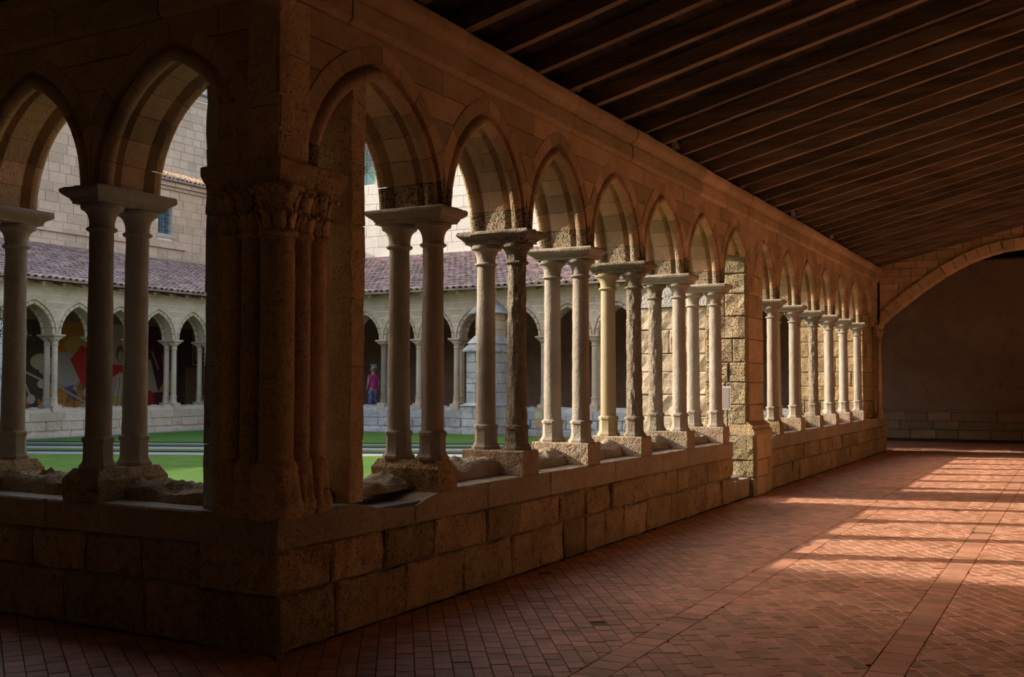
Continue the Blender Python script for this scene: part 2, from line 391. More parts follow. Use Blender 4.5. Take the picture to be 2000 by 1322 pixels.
def impost(A, u, v, mat, label, group=None):
    o = bpy.data.objects.new('impost_slab', IMPS[v]); C.objects.link(o); o.location = A(u, CX, 0); o.rotation_euler = (0, 0, A.rot)
    o.material_slots[0].link = 'OBJECT'; o.material_slots[0].material = mat
    return tag(o, label, 'impost', group, 'thing')
def plinth(A, u, mat, label, group=None, h=.155, zl=.82, cut=0, g0=-.62, g1=-.01):
    """long block across the parapet that carries a pair of columns; cut = chamfer of its top corners"""
    sd = R.random()*9; V = []; 
    lev = [(0, zl), (0, (zl+ZP)/2), (0, ZP-.012-cut), (.008+cut*.6, ZP)]
    N = 32
    gm, gh = (g0+g1)/2, (g1-g0)/2
    for c, z in lev:
        for i in range(N):
            t = i/N*4; k = int(t); f = (t-k)*2-1
            x, y = ((f, -1), (1, f), (-f, 1), (-1, -f))[k]
            n = noise.noise(Vector((x*2+sd, y*3, z*6)))*.009
            V.append(A(u+x*(h-c+n), gm+y*(gh-c+n), z+n*.3))
    F = [(j*N+i, j*N+(i+1) % N, (j+1)*N+(i+1) % N, (j+1)*N+i) for j in range(3) for i in range(N)]+[tuple(range(N))[::-1], tuple(range(3*N, 4*N))]
    o = mesh('plinth_block', V, F, mat)
    return tag(o, label, 'plinth', group, 'thing')
def sill(A, u0, u1, wall, mat, zt=.985, zl=.82, g0=-.6, g1=-.22):
    N, K = 22, 16; sd = R.random()*30; V = []
    for i in range(N):
        u = u0+(u1-u0)*i/(N-1)
        for k in range(K):
            t = k/(K-1); g = g1+(g0-g1)*t
            hh = (math.sin(PI*min(1, max(0, t*1.0)))**.35)
            wear = .06*noise.noise(Vector((u*6+sd, t*4, sd)))+.03*noise.noise(Vector((u*19+sd, t*9, sd)))-.02
            z = zl+(zt-zl+wear)*hh if 0 < k < K-1 else zl
            V.append(A(u, g+.03*noise.noise(Vector((u*4+sd, t*3, 7))), z))
    F = [(i*K+k, i*K+k+1, (i+1)*K+k+1, (i+1)*K+k) for i in range(N-1) for k in range(K-1)]
    F += [tuple(range(K)), tuple(range((N-1)*K, N*K))[::-1]]+[tuple([i*K for i in range(N)]+[i*K+K-1 for i in range(N-1, -1, -1)])]
    o = mesh('sill_stone', V, F, mat, wall, True); sharp(o, 45); return o

# ------------------------------------------------------------ structure: right arcade
AR = Arc((0, 0), (0, 1), (1, 0)); AL = Arc((0, 0), (-1, 0), (0, -1))
AN = Arc((0, 21.9), (-1, 0), (0, 1)); AW = Arc((-20.6, 0), (0, 1), (-1, 0))
wr = empty('wall_right', kind='structure'); wl = empty('wall_left', kind='structure')
capsR1 = [1.92, 3.27, 4.60, 6.0, 7.47, 8.91]; capsR2 = [11.85, 13.27, 14.73, 16.13, 17.5, 19.0]
arches(AR, [.28]+capsR1+[10.35]+capsR2+[20.4], wr, M_WALL, ua=.05, ub=21.85)
cornice(AR, -.0, 21.9, wr, M_WALL, m0=-1, m1=1)
def scoopR(u): 
    d = abs(u-1.32)/.55
    return .83-(.10*max(0, 1-d*d) if d < 1 else 0)+.03*noise.noise(Vector((u*9, 0, 0)))*(d < 1)
parapet(AR, -.0, 9.2, wr, (M_PARA, M_LEDGE), scoop=scoopR)
parapet(AR, 10.05, 21.9, wr, (M_PARA, M_LEDGE), scoop=lambda u: .83-.12*max(0, 1-abs(u-11.05)/.45))
block(AR, 9.2, 10.05, 0, .27, -.62, -.02, 'threshold_stone', M_LEDGE, wr, .006)
for a, b in zip(capsR1[:-1], capsR1[1:]): sill(AR, a+.14, b-.14, wr, M_LEDGE)
sill(AR, .62, capsR1[0]-.13, wr, M_PARA, zt=.93)
for a, b in zip(capsR2[:-1], capsR2[1:]): sill(AR, a+.14, b-.14, wr, M_LEDGE)
sill(AR, 11.0, 11.72, wr, M_LEDGE); sill(AR, 19.13, 19.6, wr, M_LEDGE)
# left arcade
capsL = [1.71, 3.03, 4.37, 5.72, 7.08, 8.45]
arches(AL, [.28]+capsL+[9.8], wl, M_WALL, ua=.56, ub=10.3)
cornice(AL, 0, 20.6, wl, M_WALL, m0=-1)
parapet(AL, .62, 20.6, wl, (M_PARA, M_LEDGE), lv=(0, .36, .62))
for a, b in zip(capsL[:-1], capsL[1:]): sill(AL, a+.14, b-.14, wl, M_PARA, zt=.96)
sill(AL, .62, capsL[0]-.13, wl, M_PARA, zt=.95)
V, F = box(10.3, 20.6, -.56, -.05, .82, 4.0)
mesh('wall_panel', [AL(*v) for v in V], F, M_WALL, wl)

ORD = ['first', 'second', 'third', 'fourth', 'fifth', 'sixth']
kR1 = [('worn', 'worn'), ('pitted', 'worn'), ('worn', 'worn'), ('pitted', 'yellow'), ('worn', 'pitted'), ('worn', 'worn')]
kR2 = [('worn', 'yellow'), ('worn', 'yellow'), ('pitted', 'worn'), ('smooth', 'smooth'), ('smooth', 'smooth'), ('smooth', 'smooth')]
desc = {'worn': 'worn pale', 'pitted': 'deeply pitted', 'yellow': 'smooth yellowish', 'smooth': 'smooth pale grey'}
for caps, kk, where in ((capsR1, kR1, 'right of the corner pier'), (capsR2, kR2, 'beyond the doorway buttress')):
    for i, (u, (kf, kb)) in enumerate(zip(caps, kk)):
        column(AR, u, -.15, kf, f'{desc[kf]} column, walk side of {ORD[i]} pair {where}', 'right arcade columns')
        column(AR, u, -.46, kb, f'{desc[kb]} column, garden side of {ORD[i]} pair {where}', 'right arcade columns')
        v = (2 if i in (1, 3) else 1) if caps is capsR1 else 0
        impost(AR, u, v, M_COLP if v == 2 else M_COL, f'{"eroded" if v==2 else "moulded"} slab on top of {ORD[i]} column pair {where}', 'right arcade imposts')
        plinth(AR, u, M_LEDGE if i else M_PARA, f'stone block under the {ORD[i]} column pair {where}', 'right arcade plinth blocks', h=.15 if i else .135, cut=0 if i else .05, zl=.82 if i else .78)
for i, u in enumerate(capsL):
    wh = 'left of the corner pier'
    column(AL, u, -.15, 'worn', f'dark shaded column, walk side of {ORD[i]} pair {wh}', 'left arcade columns')
    column(AL, u, -.46, 'worn', f'dark shaded column, garden side of {ORD[i]} pair {wh}', 'left arcade columns')
    impost(AL, u, 1, M_COL, f'moulded stone slab on the {ORD[i]} column pair {wh}', 'left arcade imposts')
    plinth(AL, u, M_PARA, f'chamfered stone block under the {ORD[i]} column pair {wh}', 'left arcade plinth blocks', h=.17, cut=.06)

# ------------------------------------------------------------ corner pier
cp = empty('corner_pier', (0, 0, .82), label='clustered stone corner pier with five engaged shafts and leafy capitals between both arcades', cat='pier', kind='thing')
def L(z): return z-.82
mb = MB(); mb.box(-.60, -.10, .10, .60, L(.80), L(2.95)); mb.box(-.60, -.13, .55, .64, L(.80), L(3.0)); mb.box(-.64, -.55, .13, .60, L(.80), L(3.0))
mb.obj('pier_core', M_PIER, cp)
SH = [(-.085, .085, .105), (-.07, .275, .066), (-.075, .435, .066), (-.275, .07, .066), (-.435, .075, .066)]
def leaf_mesh():
    """broad leaf rising along the bell and curling out into a knob"""
    V = []; N = 7; M = 4
    for i in range(N+1):
        t = i/N; z = t*.16; out = .012+.05*t**2.2; wd = .040*(math.sin(PI*(.18+.75*t)))
        if t > .8: z -= (t-.8)*.12; out += (t-.8)*.10
        for j in range(M+1):
            f = j/M*2-1; V.append((out+.012*(1-f*f), f*wd, z))
    n = len(V); V += [(x-.016, y*.8, z) for x, y, z in V]
    q = M+1; F = []
    for i in range(N):
        for j in range(M): a = i*q+j; F += [(a, a+1, a+1+q, a+q), (n+a+q, n+a+1+q, n+a+1, n+a)]
    for i in range(N):
        a = i*q; F += [(a+q, n+a+q, n+a, a), (a+M, n+a+M, n+a+M+q, a+M+q)]
    F += [tuple(range(q))+tuple(n+j for j in range(q-1, -1, -1)), tuple(N*q+j for j in range(q-1, -1, -1))+tuple(n+N*q+j for j in range(q))]
    mbl = MB().add(V, F)
    # knob at the curl
    k = MB().lathe([(.003, -.02), (.014, -.014), (.019, 0), (.014, .014), (.003, .02)], 8, c=(.075, 0, .128)); mbl.add(k.V, k.F)
    o = mbl.obj('leaf', M_PIER, None, True); me = o.data; bpy.data.objects.remove(o); return me
LEAF = leaf_mesh()
for x, y, r in SH:
    n = 70; s = MB().lathe([(r, L(1.13)+(L(2.50)-L(1.13))*i/n) for i in range(n+1)], 36)
    s.V = [(x+vx*(1-abs(noise.noise(Vector((vx*30+x*9, vy*30+y*9, vz*13))))*.16*(max(0, noise.noise(Vector((vx*4, vy*4, vz*1.8+x))))+.2)), y+vy*(1-abs(noise.noise(Vector((vx*30+x*9, vy*30+y*9, vz*13))))*.14*(max(0, noise.noise(Vector((vx*4, vy*4, vz*1.8+x))))+.2)), vz) for vx, vy, vz in s.V]
    s.obj('shaft', M_PIER, cp, True)
    b = MB().lathe([(r*1.55, L(.80)), (r*1.55, L(.87)), (r*1.42, L(.90)), (r*1.36, L(1.0)), (r*1.30, L(1.035)), (r*1.18, L(1.06)), (r*1.2, L(1.09)), (r*1.1, L(1.115)), (r*1.0, L(1.14))], 30, c=(x, y, 0), jit=.03)
    b.obj('base', M_PIER, cp, True)
    c = MB().lathe([(r, L(2.49)), (r+.014, L(2.497)), (r+.020, L(2.51)), (r+.014, L(2.525)), (r*.95, L(2.535)), (r*.95, L(2.60)), (r*1.05, L(2.68)), (r*1.25, L(2.74)), (r*1.45, L(2.775)), (r*1.5, L(2.80))], 24, c=(x, y, 0), jit=.005)
    co = c.obj('capital', M_PIER, cp, True)
    for tier, (zz, cnt, sc_) in enumerate(((2.53, 8, .85), (2.645, 8, .98))):
        for i in range(cnt):
            an = 2*PI*(i+.5*tier)/cnt
            dx, dy = math.cos(an), math.sin(an)
            if x+dx*r < -.16 and y+dy*r > .16: continue
            lf = bpy.data.objects.new('leaf', LEAF); C.objects.link(lf); lf.parent = co
            lf.location = (x+dx*r*.9, y+dy*r*.9, L(zz)+R.uniform(-.008, .008)); lf.rotation_euler = (0, 0, an+R.uniform(-.2, .2)); lf.scale = (sc_, sc_*R.uniform(.9, 1.2), sc_*.9)
# L-shaped abacus: swept profile
ABP = [(-.06, 2.785), (.0, 2.785), (.02, 2.80), (.025, 2.82), (.03, 2.84), (.055, 2.865), (.075, 2.89), (.08, 2.90), (.08, 2.945), (.07, 2.955), (-.06, 2.955)]
path = [(-.60, .10, 0, -1), (-.05, .10-.05, 1, -1), (.0-.05, .60, 1, 0)]
V = []; n = len(ABP)
pts = [(-.62, .05, 0, -1), (-.35, .05, 0, -1), (-.05, .05, 1, -1), (-.05, .35, 1, 0), (-.05, .62, 1, 0)]
for i, (x, y, ox, oy) in enumerate(pts):
    for g, z in ABP:
        nz = noise.noise(Vector((x*9+g*20, y*9, z*20)))*.006
        V.append((x+ox*(g+nz), y+oy*(g+nz), L(z)+nz*.4))
F = [tuple(range(n)), tuple(range(4*n, 5*n))[::-1]]+[(q*n+i, q*n+(i+1) % n, (q+1)*n+(i+1) % n, (q+1)*n+i) for q in range(4) for i in range(n)]
mb = MB().add(V, F); mb.box(-.62, -.1, .1, .62, L(2.79), L(2.95)); mb.box(-.62, -.08, .10, .2, L(2.79), L(2.95))
mb.obj('abacus', M_PIER, cp)
# rough quoins above the pier hide nothing: they are the corner's own stones
for z0, z1 in ((2.96, 3.3), (3.3, 3.62), (3.62, 3.98)):
    V, F = [], []
    mb = MB(); n = 8
    for k in range(n+1):
        z = z0+.004+(z1-z0-.008)*k/n
        for x, y in ((-.30, .045), (-.2, .04), (-.12, .042), (-.06, .055), (-.048, .12), (-.042, .2), (-.044, .32), (-.3, .32)):
            d = noise.noise(Vector((x*12, y*12, z*7)))*.014
            V.append((x+(d if x > -.25 else 0), y-(d if y < .3 and x < -.05 else 0), z))
    q = 8
    F = [(k*q+i, k*q+(i+1) % q, (k+1)*q+(i+1) % q, (k+1)*q+i) for k in range(n) for i in range(q)]+[tuple(range(q))[::-1], tuple(range(n*q, n*q+q))]
    mesh('quoin_stone', V, F, M_PIER, wr)
# jamb posts standing in the two arches beside the pier
def jamb(A, u0, u1, ztop, label, mat):
    root = empty('jamb_post', A((u0+u1)/2, -.3, .82), label=label, cat='post', kind='thing')
    z = .80; hs = [.42, .5, .46, .5, .42]; i = 0
    while z < ztop-.05:
        h = min(hs[i % 5], ztop-z); o = block(A, u0, u1, z, z+h, -.58, -.115, 'stone', mat, None, .009, .008, True, gap=.0015)
        o.data.transform(Matrix.Translation(-Vector(root.location))); o.parent = root; z += h; i += 1
    return root
jamb(AR, .85, 1.01, 3.74, 'tall stone jamb post filling part of the first arch right of the corner pier', M_PIER)
j = jamb(AL, .60, .715, 3.55, 'slender weathered jamb post in the first arch left of the corner pier', M_LICH)
mb = MB(); 
for i in range(12):
    a0, a1 = 2*PI*i/12, 2*PI*(i+1)/12
    mb.tube((-.06+.03*math.cos(a0), .19, 1.26+.03*math.sin(a0)), (-.06+.03*math.cos(a1), .19, 1.26+.03*math.sin(a1)), .005, 6)
mb.obj('iron_ring', M_IRON, j)

# ------------------------------------------------------------ buttress pier half-way along the right arcade
bp = empty('buttress_pier', (-.5, 10.5, 0), label='massive rough sunlit stone buttress pier beside the doorway in the right arcade', cat='buttress', kind='thing')
def pier_blocks(root, x0, x1, y0, y1, z0, z1, hs, mat, seedv, rough=.02, face_lo=.28, face_hi=.55):
    """courses of stones round a pier: front (-y) and both x sides"""
    off = Vector(root.location); rr = random.Random(seedv)
    mb = MB().box(x0+.03, x1-.03, y0+.03, y1-.03, z0, z1); o = mb.obj('joint_mortar', M_MORTAR, root); o.data.transform(Matrix.Translation(-off))
    z = z0; k = 0
    while z < z1-.03:
        h = min(rr.uniform(*hs), z1-z)
        if z1-(z+h) < .12: h = z1-z
        Af = Arc((0, y0), (1, 0), (0, -1))
        for a, b in course(x0, x1, face_lo, face_hi, rr):
            o = block(Af, a, b, z, z+h, -.16, 0, 'stone', mat, root, rough, .014); o.data.transform(Matrix.Translation(-off))
        for xx, g in ((x1, 1), (x0, -1)):
            As = Arc((xx, 0), (0, 1), (g, 0))
            for a, b in course(y0+.16, y1, .3, .6, rr):
                o = block(As, a, b, z, z+h, -.16, 0, 'stone', M_PIER if g > 0 and mat is M_RUB else mat, root, .008, .012); o.data.transform(Matrix.Translation(-off))
        z += h; k += 1
pier_blocks(bp, -.66, -.055, 10.04, 10.98, 1.02, 3.9, (.26, .36), M_RUB, 3)
pier_blocks(bp, -.66, .055, 10.03, 10.99, .0, .88, (.24, .34), M_RUB, 4)
mb = MB(); V = []
for x, y0, y1, z in ((.058, 10.025, 11.0, .87), (.058, 10.025, 11.0, .93), (.02, 10.03, 10.99, .97), (.03, 10.03, 10.99, 1.0), (-.05, 10.04, 10.98, 1.06)):
    V += [(-.66, y0, z), (x, y0, z), (x, y1, z), (-.66, y1, z)]
V = [(x+.5, y-10.5, z) for x, y, z in V]
F = [(k*4+i, k*4+(i+1) % 4, k*4+4+(i+1) % 4, k*4+4+i) for k in range(4) for i in range(4)]+[(0, 1, 2, 3), (16, 17, 18, 19)]
mesh('moulded_course', V, F, M_PIER, bp)
pier_blocks(bp, -1.75, -.66, 10.1, 10.92, 0.1, 2.75, (.26, .36), M_FAR, 5)
mesh('sloped_cap', [(x+.5, y-10.5, z) for x, y, z in [(-1.8, 10.06, 2.75), (-.6, 10.06, 2.75), (-.6, 10.96, 2.75), (-1.8, 10.96, 2.75), (-1.8, 10.06, 2.8), (-.6, 10.06, 3.75), (-.6, 10.96, 3.75), (-1.8, 10.96, 2.8)]], box(0, 1, 0, 1, 0, 1)[1], M_LICH, bp)
# end pier
ep = empty('end_pier', (-.5, 20.4, 0), label='squared stone pier closing the far end of the right arcade', cat='pier', kind='thing')
pier_blocks(ep, -1.75, -.13, 19.6, 21.3, .3, 3.9, (.28, .36), M_PARA, 8, rough=.012)
# thin respond shaft carrying the cross arch
rs = empty('respond_shaft', (.02, 20.75, .8), label='thin stone respond shaft with leafy capital at the foot of the cross arch', cat='column', kind='thing')
MB().lathe([(.09, 0), (.09, .06), (.075, .09), (.075, .2), (.06, .23)], 10).obj('base', M_PIER, rs)
MB().lathe([(.055, .23), (.054, 1.85)], 16).obj('shaft', M_PIER, rs, True)
co = MB().lathe([(.055, 1.85), (.075, 1.87), (.055, 1.89), (.06, 2.0), (.09, 2.08), (.12, 2.1), (.125, 2.17)], 16, jit=.006).obj('capital', M_PIER, rs)
for i in range(8):
    lf = bpy.data.objects.new('leaf', LEAF); C.objects.link(lf); lf.parent = co; an = i*PI/4
    lf.location = (.05*math.cos(an), .05*math.sin(an), 1.9); lf.rotation_euler = (0, 0, an)

# ------------------------------------------------------------ diaphragm arch across the walk at the far end
da = empty('wall_cross_arch', kind='structure'); da.name = 'wall_far'
def curve(x): # intrados height
    xs = [0, .3, .92, 1.48, 2.02, 2.6, 3.15]; zs = [2.98, 3.26, 3.74, 4.12, 4.40, 4.58, 4.64]
    if x > 3.15: x = 6.3-x
    for a, b, c, d in zip(xs[:-1], xs[1:], zs[:-1], zs[1:]):
        if a <= x <= b: return c+(d-c)*(x-a)/(b-a)
    return 2.98
roofz = lambda x: 4.36+.25*x
N = 26; mb = MB()
for i in range(N):
    xa, xb = 6.3*i/N, 6.3*(i+1)/N
    za, zb = curve(xa), curve(xb)
    d = Vector((xb-xa, 0, zb-za)); nrm = Vector((-d.z, 0, d.x)).normalized()*.22; g = d.normalized()*.004
    P = [Vector((xa, 0, za))+g, Vector((xb, 0, zb))-g, Vector((xb, 0, zb))-g+nrm, Vector((xa, 0, za))+g+nrm]
    P = [Vector((max(p.x, .0), 0, min(p.z, roofz(p.x)-.0))) for p in P]
    y0 = 20.98+R.uniform(-.006, .006)
    mesh('arch_stone', [(p.x, y0, p.z) for p in P]+[(p.x, 21.5, p.z) for p in P], box(0, 1, 0, 1, 0, 1)[1], M_PIER, da)
    mb.add([(xa, 21.06, za+.1), (xb, 21.06, zb+.1), (xb, 21.06, roofz(xb)+.1), (xa, 21.06, roofz(xa)+.1), (xa, 21.45, za+.1), (xb, 21.45, zb+.1), (xb, 21.45, roofz(xb)+.1), (xa, 21.45, roofz(xa)+.1)], box(0, 1, 0, 1, 0, 1)[1])
mb.obj('joint_mortar', M_MORTAR, da)
AD = Arc((0, 21.04), (1, 0), (0, -1)); z = 3.1; rr = random.Random(5)
while z < 5.9:
    h = rr.uniform(.16, .27)
    for a, b in course(0, 6.3, .22, .5, rr):
        l0, l1 = max(z, curve(a)+.19), max(z, curve(b)+.19); h0, h1 = min(z+h, roofz(a)), min(z+h, roofz(b))
        if h0-l0 < .03 and h1-l1 < .03: continue
        h0, h1 = max(h0, l0+.004), max(h1, l1+.004)
        prism(AD, [(a+.008, l0+.006), (b-.008, l1+.006), (b-.008, h1-.004), (a+.008, h0-.004)], -.06, rr.uniform(-.02, .02), 'rubble_stone', M_PIER, da)
    z += h

# ------------------------------------------------------------ outer walls, far wall
wf = empty('wall_back', kind='structure')
mb = MB().box(-27, 6.3, 28.5, 29.1, 0, 6.2); mb.obj('plaster', M_PLAST, wf)
AF = Arc((0, 28.5), (1, 0), (0, -1)); rr = random.Random(12)
for z0, z1, g in ((0, .27, .34), (.27, .52, .16), (.52, .78, .16), (.78, .84, .2)):
    for a, b in course(-3.4, 6.3, .6 if z1 != .84 else 1.2, 1.3 if z1 != .84 else 1.9, rr): block(AF, a, b, z0, z1, 0, g, 'bench_stone', M_PIER, wf, .008)
for nm, bx in (('wall_outer', (5.85, 6.8, -6.8, 29.1, 0, 6.3)), ('wall_front', (-27, 6.3, -6.8, -6.3, 0, 6.3))):  # unseen walls; outer one set closer in to reflect light onto the pier
    tag(mesh(nm, *box(*bx), M_BOUNCE), kind='structure')
ww = empty('wall_west', kind='structure')  # back wall of the far left walk
MB().box(-27.1, -26.6, -6.3, 28.5, 0, 6.2).obj('plaster', M_PLAST, ww)

# ------------------------------------------------------------ far arcades seen over the garden
capsN = [3.3, 4.7, 6.1, 7.5, 9.05, 10.45, 11.9, 13.22, 14.5, 15.8, 17.1, 18.4]
capsW = [5.9, 7.3, 8.7, 10.1, 11.4, 12.75, 14.2, 15.6, 17.03, 18.43, 19.8]
wn = empty('wall_north', kind='structure'); wv = empty('wall_garden_left', kind='structure')
for A, caps, wall, u0, u1, nm in ((AN, capsN, wn, 1.7, 20.0, 'north'), (AW, capsW, wv, 0.6, 21.3, 'west')):
    arches(A, [caps[0]-1.4]+caps+[caps[-1]+1.35], wall, M_FAR, ua=caps[0]-1.6, ub=u1, joint=M_FARJ, jd=.057)
    cornice(A, u0, u1, wall, M_FAR)
    parapet(A, u0, u1, wall, (M_LICH if nm == 'north' else M_FAR, M_LICH if nm == 'north' else M_FAR), zl=.84, lv=(0.1, .35, .6), both=True, lo=.4, hi=.75)
    # projecting footing on the garden side
    for a, b in course(u0, u1, .6, 1.1): block(Arc(A(0, -.6, 0)[:2], A.u[:2], -A.g[:2] if False else (-A.g.x, -A.g.y)), a, b, .1, .30, 0, .12, 'footing_stone', M_LICH if nm == 'north' else M_FAR, wall, .01)
    lab = 'arcade closing the lawn at the back' if nm == 'north' else 'arcade before the mural'
    for i, u in enumerate(caps):
        if nm == 'north' and i == 5: pass
        n = len(caps)
        for g, side in ((-.46, 'garden'), (-.15, 'walk')):
            mt = M_FAR
            if nm == 'north' and i == 7+1: mt = M_COLP if g == -.46 else M_COLY
            nth = ['', 'second ', 'third ', 'fourth ', 'fifth ', 'sixth ', 'seventh ', 'eighth ', 'ninth ', 'tenth ', 'eleventh ', 'twelfth '][i]
            column(A, u, g, 'far', f'far column, {side} side, {nth or "first "}pair, {lab}', f'columns of the {nm} arcade', mat=mt)
        impost(A, u, 0, M_FAR, f'far slab over {nth or "first "}column pair, {lab}', f'imposts of the {nm} arcade')
        plinth(A, u, M_FAR, f'far block under {nth or "first "}column pair, {lab}', f'plinth blocks of the {nm} arcade', zl=.84, h=.14)
    for a, b in zip([caps[0]-1.3]+caps, caps+[min(u1, caps[-1]+1.2)]): sill(A, a+.14, b-.14, wall, M_LICH if nm == 'north' else M_FAR, zt=.97, zl=.84, g0=-.6, g1=-.1)
mesh('wall_panel', [AW(*v) for v in box(.6, 4.3, -.56, -.05, .84, 4.0)[0]], box(0, 1, 0, 1, 0, 1)[1], M_FAR, wv)

M_PAVE = stone('pale_bounce_paving', (.50, .42, .32), (.60, .52, .42), scale=4, bump=.3)  # paving made pale to reflect more light up at the mural
tag(mesh('floor_far_walks', *box(-26.6, -20.6, -6.3, 28.5, -.01, .012), M_PAVE), kind='structure')
# gabled buttress on the north arcade
nb = empty('gabled_buttress', (-10.5, 20.7, .2), label='grey lichened buttress with gabled top against the north arcade', cat='buttress', kind='thing')
pier_blocks(nb, -10.95, -10.05, 20.15, 21.3, .2, 1.0, (.2, .3), M_LICH, 21, .008)
pier_blocks(nb, -10.87, -10.13, 20.25, 21.3, 1.05, 2.55, (.22, .32), M_LICH, 22, .006)
pier_blocks(nb, -10.80, -10.2, 20.62, 21.3, 2.55, 3.62, (.2, .3), M_FAR, 23, .005)
def nbm(name, V, F, mat): return mesh(name, [(x+10.5, y-20.7, z-.2) for x, y, z in V], F, mat, nb)
bf = box(0, 1, 0, 1, 0, 1)[1]
def frustum(x0, x1, y0, z0, X0, X1, Y0, z1, yb=21.3): return [(x0, y0, z0), (x1, y0, z0), (x1, yb, z0), (x0, yb, z0), (X0, Y0, z1), (X1, Y0, z1), (X1, yb, z1), (X0, yb, z1)]
nbm('moulded_course', frustum(-11.0, -10.0, 20.1, 1.0, -10.87, -10.13, 20.25, 1.08), bf, M_LICH)
nbm('weathering', frustum(-10.94, -10.06, 20.18, 2.5, -10.94, -10.06, 20.18, 2.55), bf, M_LICH)
nbm('weathering', frustum(-10.94, -10.06, 20.18, 2.55, -10.85, -10.15, 20.4, 2.73), bf, M_LICH)
nbm('weathering', frustum(-10.90, -10.10, 20.35, 2.73, -10.80, -10.2, 20.60, 2.95), bf, M_LICH)
V = [(-11.0, 20.55, 3.58), (-10.5, 20.55, 4.0), (-10.0, 20.55, 3.58), (-11.0, 21.35, 3.58), (-10.5, 21.35, 4.0), (-10.0, 21.35, 3.58)]
nbm('gable_cap', V, [(0, 2, 1), (3, 4, 5), (0, 1, 4, 3), (1, 2, 5, 4), (2, 0, 3, 5)], M_LICH)
# plain buttress at the left edge of the garden
gb = empty('garden_buttress', (-19.5, 11.6, .2), label='grey lichened buttress against the left-hand arcade at the edge of the lawn', cat='buttress', kind='thing')
pier_blocks(gb, -20.0, -19.05, 11.2, 12.02, .2, 2.9, (.26, .36), M_LICH, 31, .008)
mesh('sloped_cap', [(x+19.5, y-12.3, z-.2) for x, y, z in [(-20, 11.86, 2.9), (-19.0, 11.86, 2.9), (-19.0, 12.76, 2.9), (-20, 12.76, 2.9), (-20, 11.86, 3.5), (-19.0, 11.86, 2.95), (-19.0, 12.76, 2.95), (-20, 12.76, 3.5)]], bf, M_LICH, gb)

# ------------------------------------------------------------ tiled roofs of the far walks
def clip_tri(V): return V
def half_tube(L_, r, n=5, r2=None):
    V = []; 
    for y, q in ((0, r), (L_, r2 or r*.82)):
        V += [(q*math.cos(PI*i/n), y, q*math.sin(PI*i/n)*.75) for i in range(n+1)]
        V += [(q*.8*math.cos(PI*i/n), y, q*math.sin(PI*i/n)*.75-.018) for i in range(n, -1, -1)]
    m = 2*(n+1)
    return V, [(i, (i+1) % m, m+(i+1) % m, m+i) for i in range(m)]+[tuple(range(m))[::-1], tuple(range(m, 2*m))]
def tile_roof(name, A, g_eave, z_eave, slope, length, u0, u1, mit0, mit1, mat, matE, seed, step=.21, row=.36, label=None):
    """A: u along the eave, +g uphill. rows of half-round tiles; the eave row tile by tile"""
    root = empty(name, kind='structure'); rr = random.Random(seed); al = math.atan(slope); ca, sa = math.cos(al), math.sin(al)
    T = half_tube(.42, .088)
    mb = MB(); rnd = []
    def at(u, s, h): return A(u, g_eave+s*ca-h*sa, z_eave+s*sa+h*ca)
    n = int(length/row); U = Arc((0, 0), (1, 0), (0, 1))
    o = mesh('tile', *T, M_ROOF1); EM = o.data; bpy.data.objects.remove(o)
    X = Vector(A.u); Yv = Vector(A(0, ca, sa))-Vector(A(0, 0, 0)); Zv = Vector(A(0, -sa, ca))-Vector(A(0, 0, 0))
    k = 0; u = u0+min(0, mit0)*length
    while u < u1-min(0, mit1)*length:
        for r_ in range(n):
            s = r_*row-.06+rr.uniform(-.02, .02)
            if u < u0+mit0*s or u > u1-mit1*s: continue
            lift = rr.uniform(0, .012); du = rr.uniform(-.012, .012)
            if r_ == 0 and k < 290:
                e = bpy.data.objects.new('roof_tile', EM); C.objects.link(e); e.parent = root; p = at(u+du, s, .0+lift)
                e.matrix_world = Matrix(((X.x, Yv.x, Zv.x, p[0]), (X.y, Yv.y, Zv.y, p[1]), (X.z, Yv.z, Zv.z, p[2]), (0, 0, 0, 1)))
                e.material_slots[0].link = 'OBJECT'; e.material_slots[0].material = matE
                k += 1; continue
            tl = rr.uniform(-.04, .04)
            mb.add([at(u+du+x+tl*y, s+y, h+lift+.022*(1-y/.42)) for x, y, h in T[0]], T[1]); rnd += [rr.random()]*len(T[1])
        u += step
    t = mb.obj('roof_tiles', mat, root, False, recalc=False); t['kind'] = 'stuff'
    at_ = t.data.attributes.new('rnd', 'FLOAT', 'FACE'); at_.data.foreach_set('value', rnd)
    # channel bed under the tiles and boarded underside
    P = [(u0-.0, -.05), (u1, -.05), (u1-mit1*length, length), (u0+mit0*length, length)]
    mesh('roof_bed', [at(u, s, -.01) for u, s in P]+[at(u, s, -.06) for u, s in P], box(0, 1, 0, 1, 0, 1)[1], M_ROOF1, root)
    return root
# rafter tails show under each far eave
AN2 = Arc((0, 20.85), (-1, 0), (0, 1)); AW2 = Arc((-19.55, 0), (0, 1), (-1, 0))
rn = tile_roof('roof_north', AN2, 0, 4.36, .276, 8.0, .6, 19.5, -.96, -.96, M_ROOF, M_ROOF1, 1)
rwst = tile_roof('roof_left', AW2, 0, 4.38, .276, 7.35, .9, 20.9, 0, -.96, M_ROOF, M_ROOF1, 2)
for A, root, u0, u1 in ((AN2, rn, 1, 19.5), (AW2, rwst, 1, 20.5)):
    u = u0
    while u < u1:
        V = [A(u+du, g, 4.36-.09+.276*g+dz) for g in (.02, .75) for du in (-.045, .045) for dz in (-.09, .0)]
        mesh('rafter_tail', V, [(0, 1, 3, 2), (4, 6, 7, 5), (0, 4, 5, 1), (2, 3, 7, 6), (0, 2, 6, 4), (1, 5, 7, 3)], M_WOOD, root); u += .62
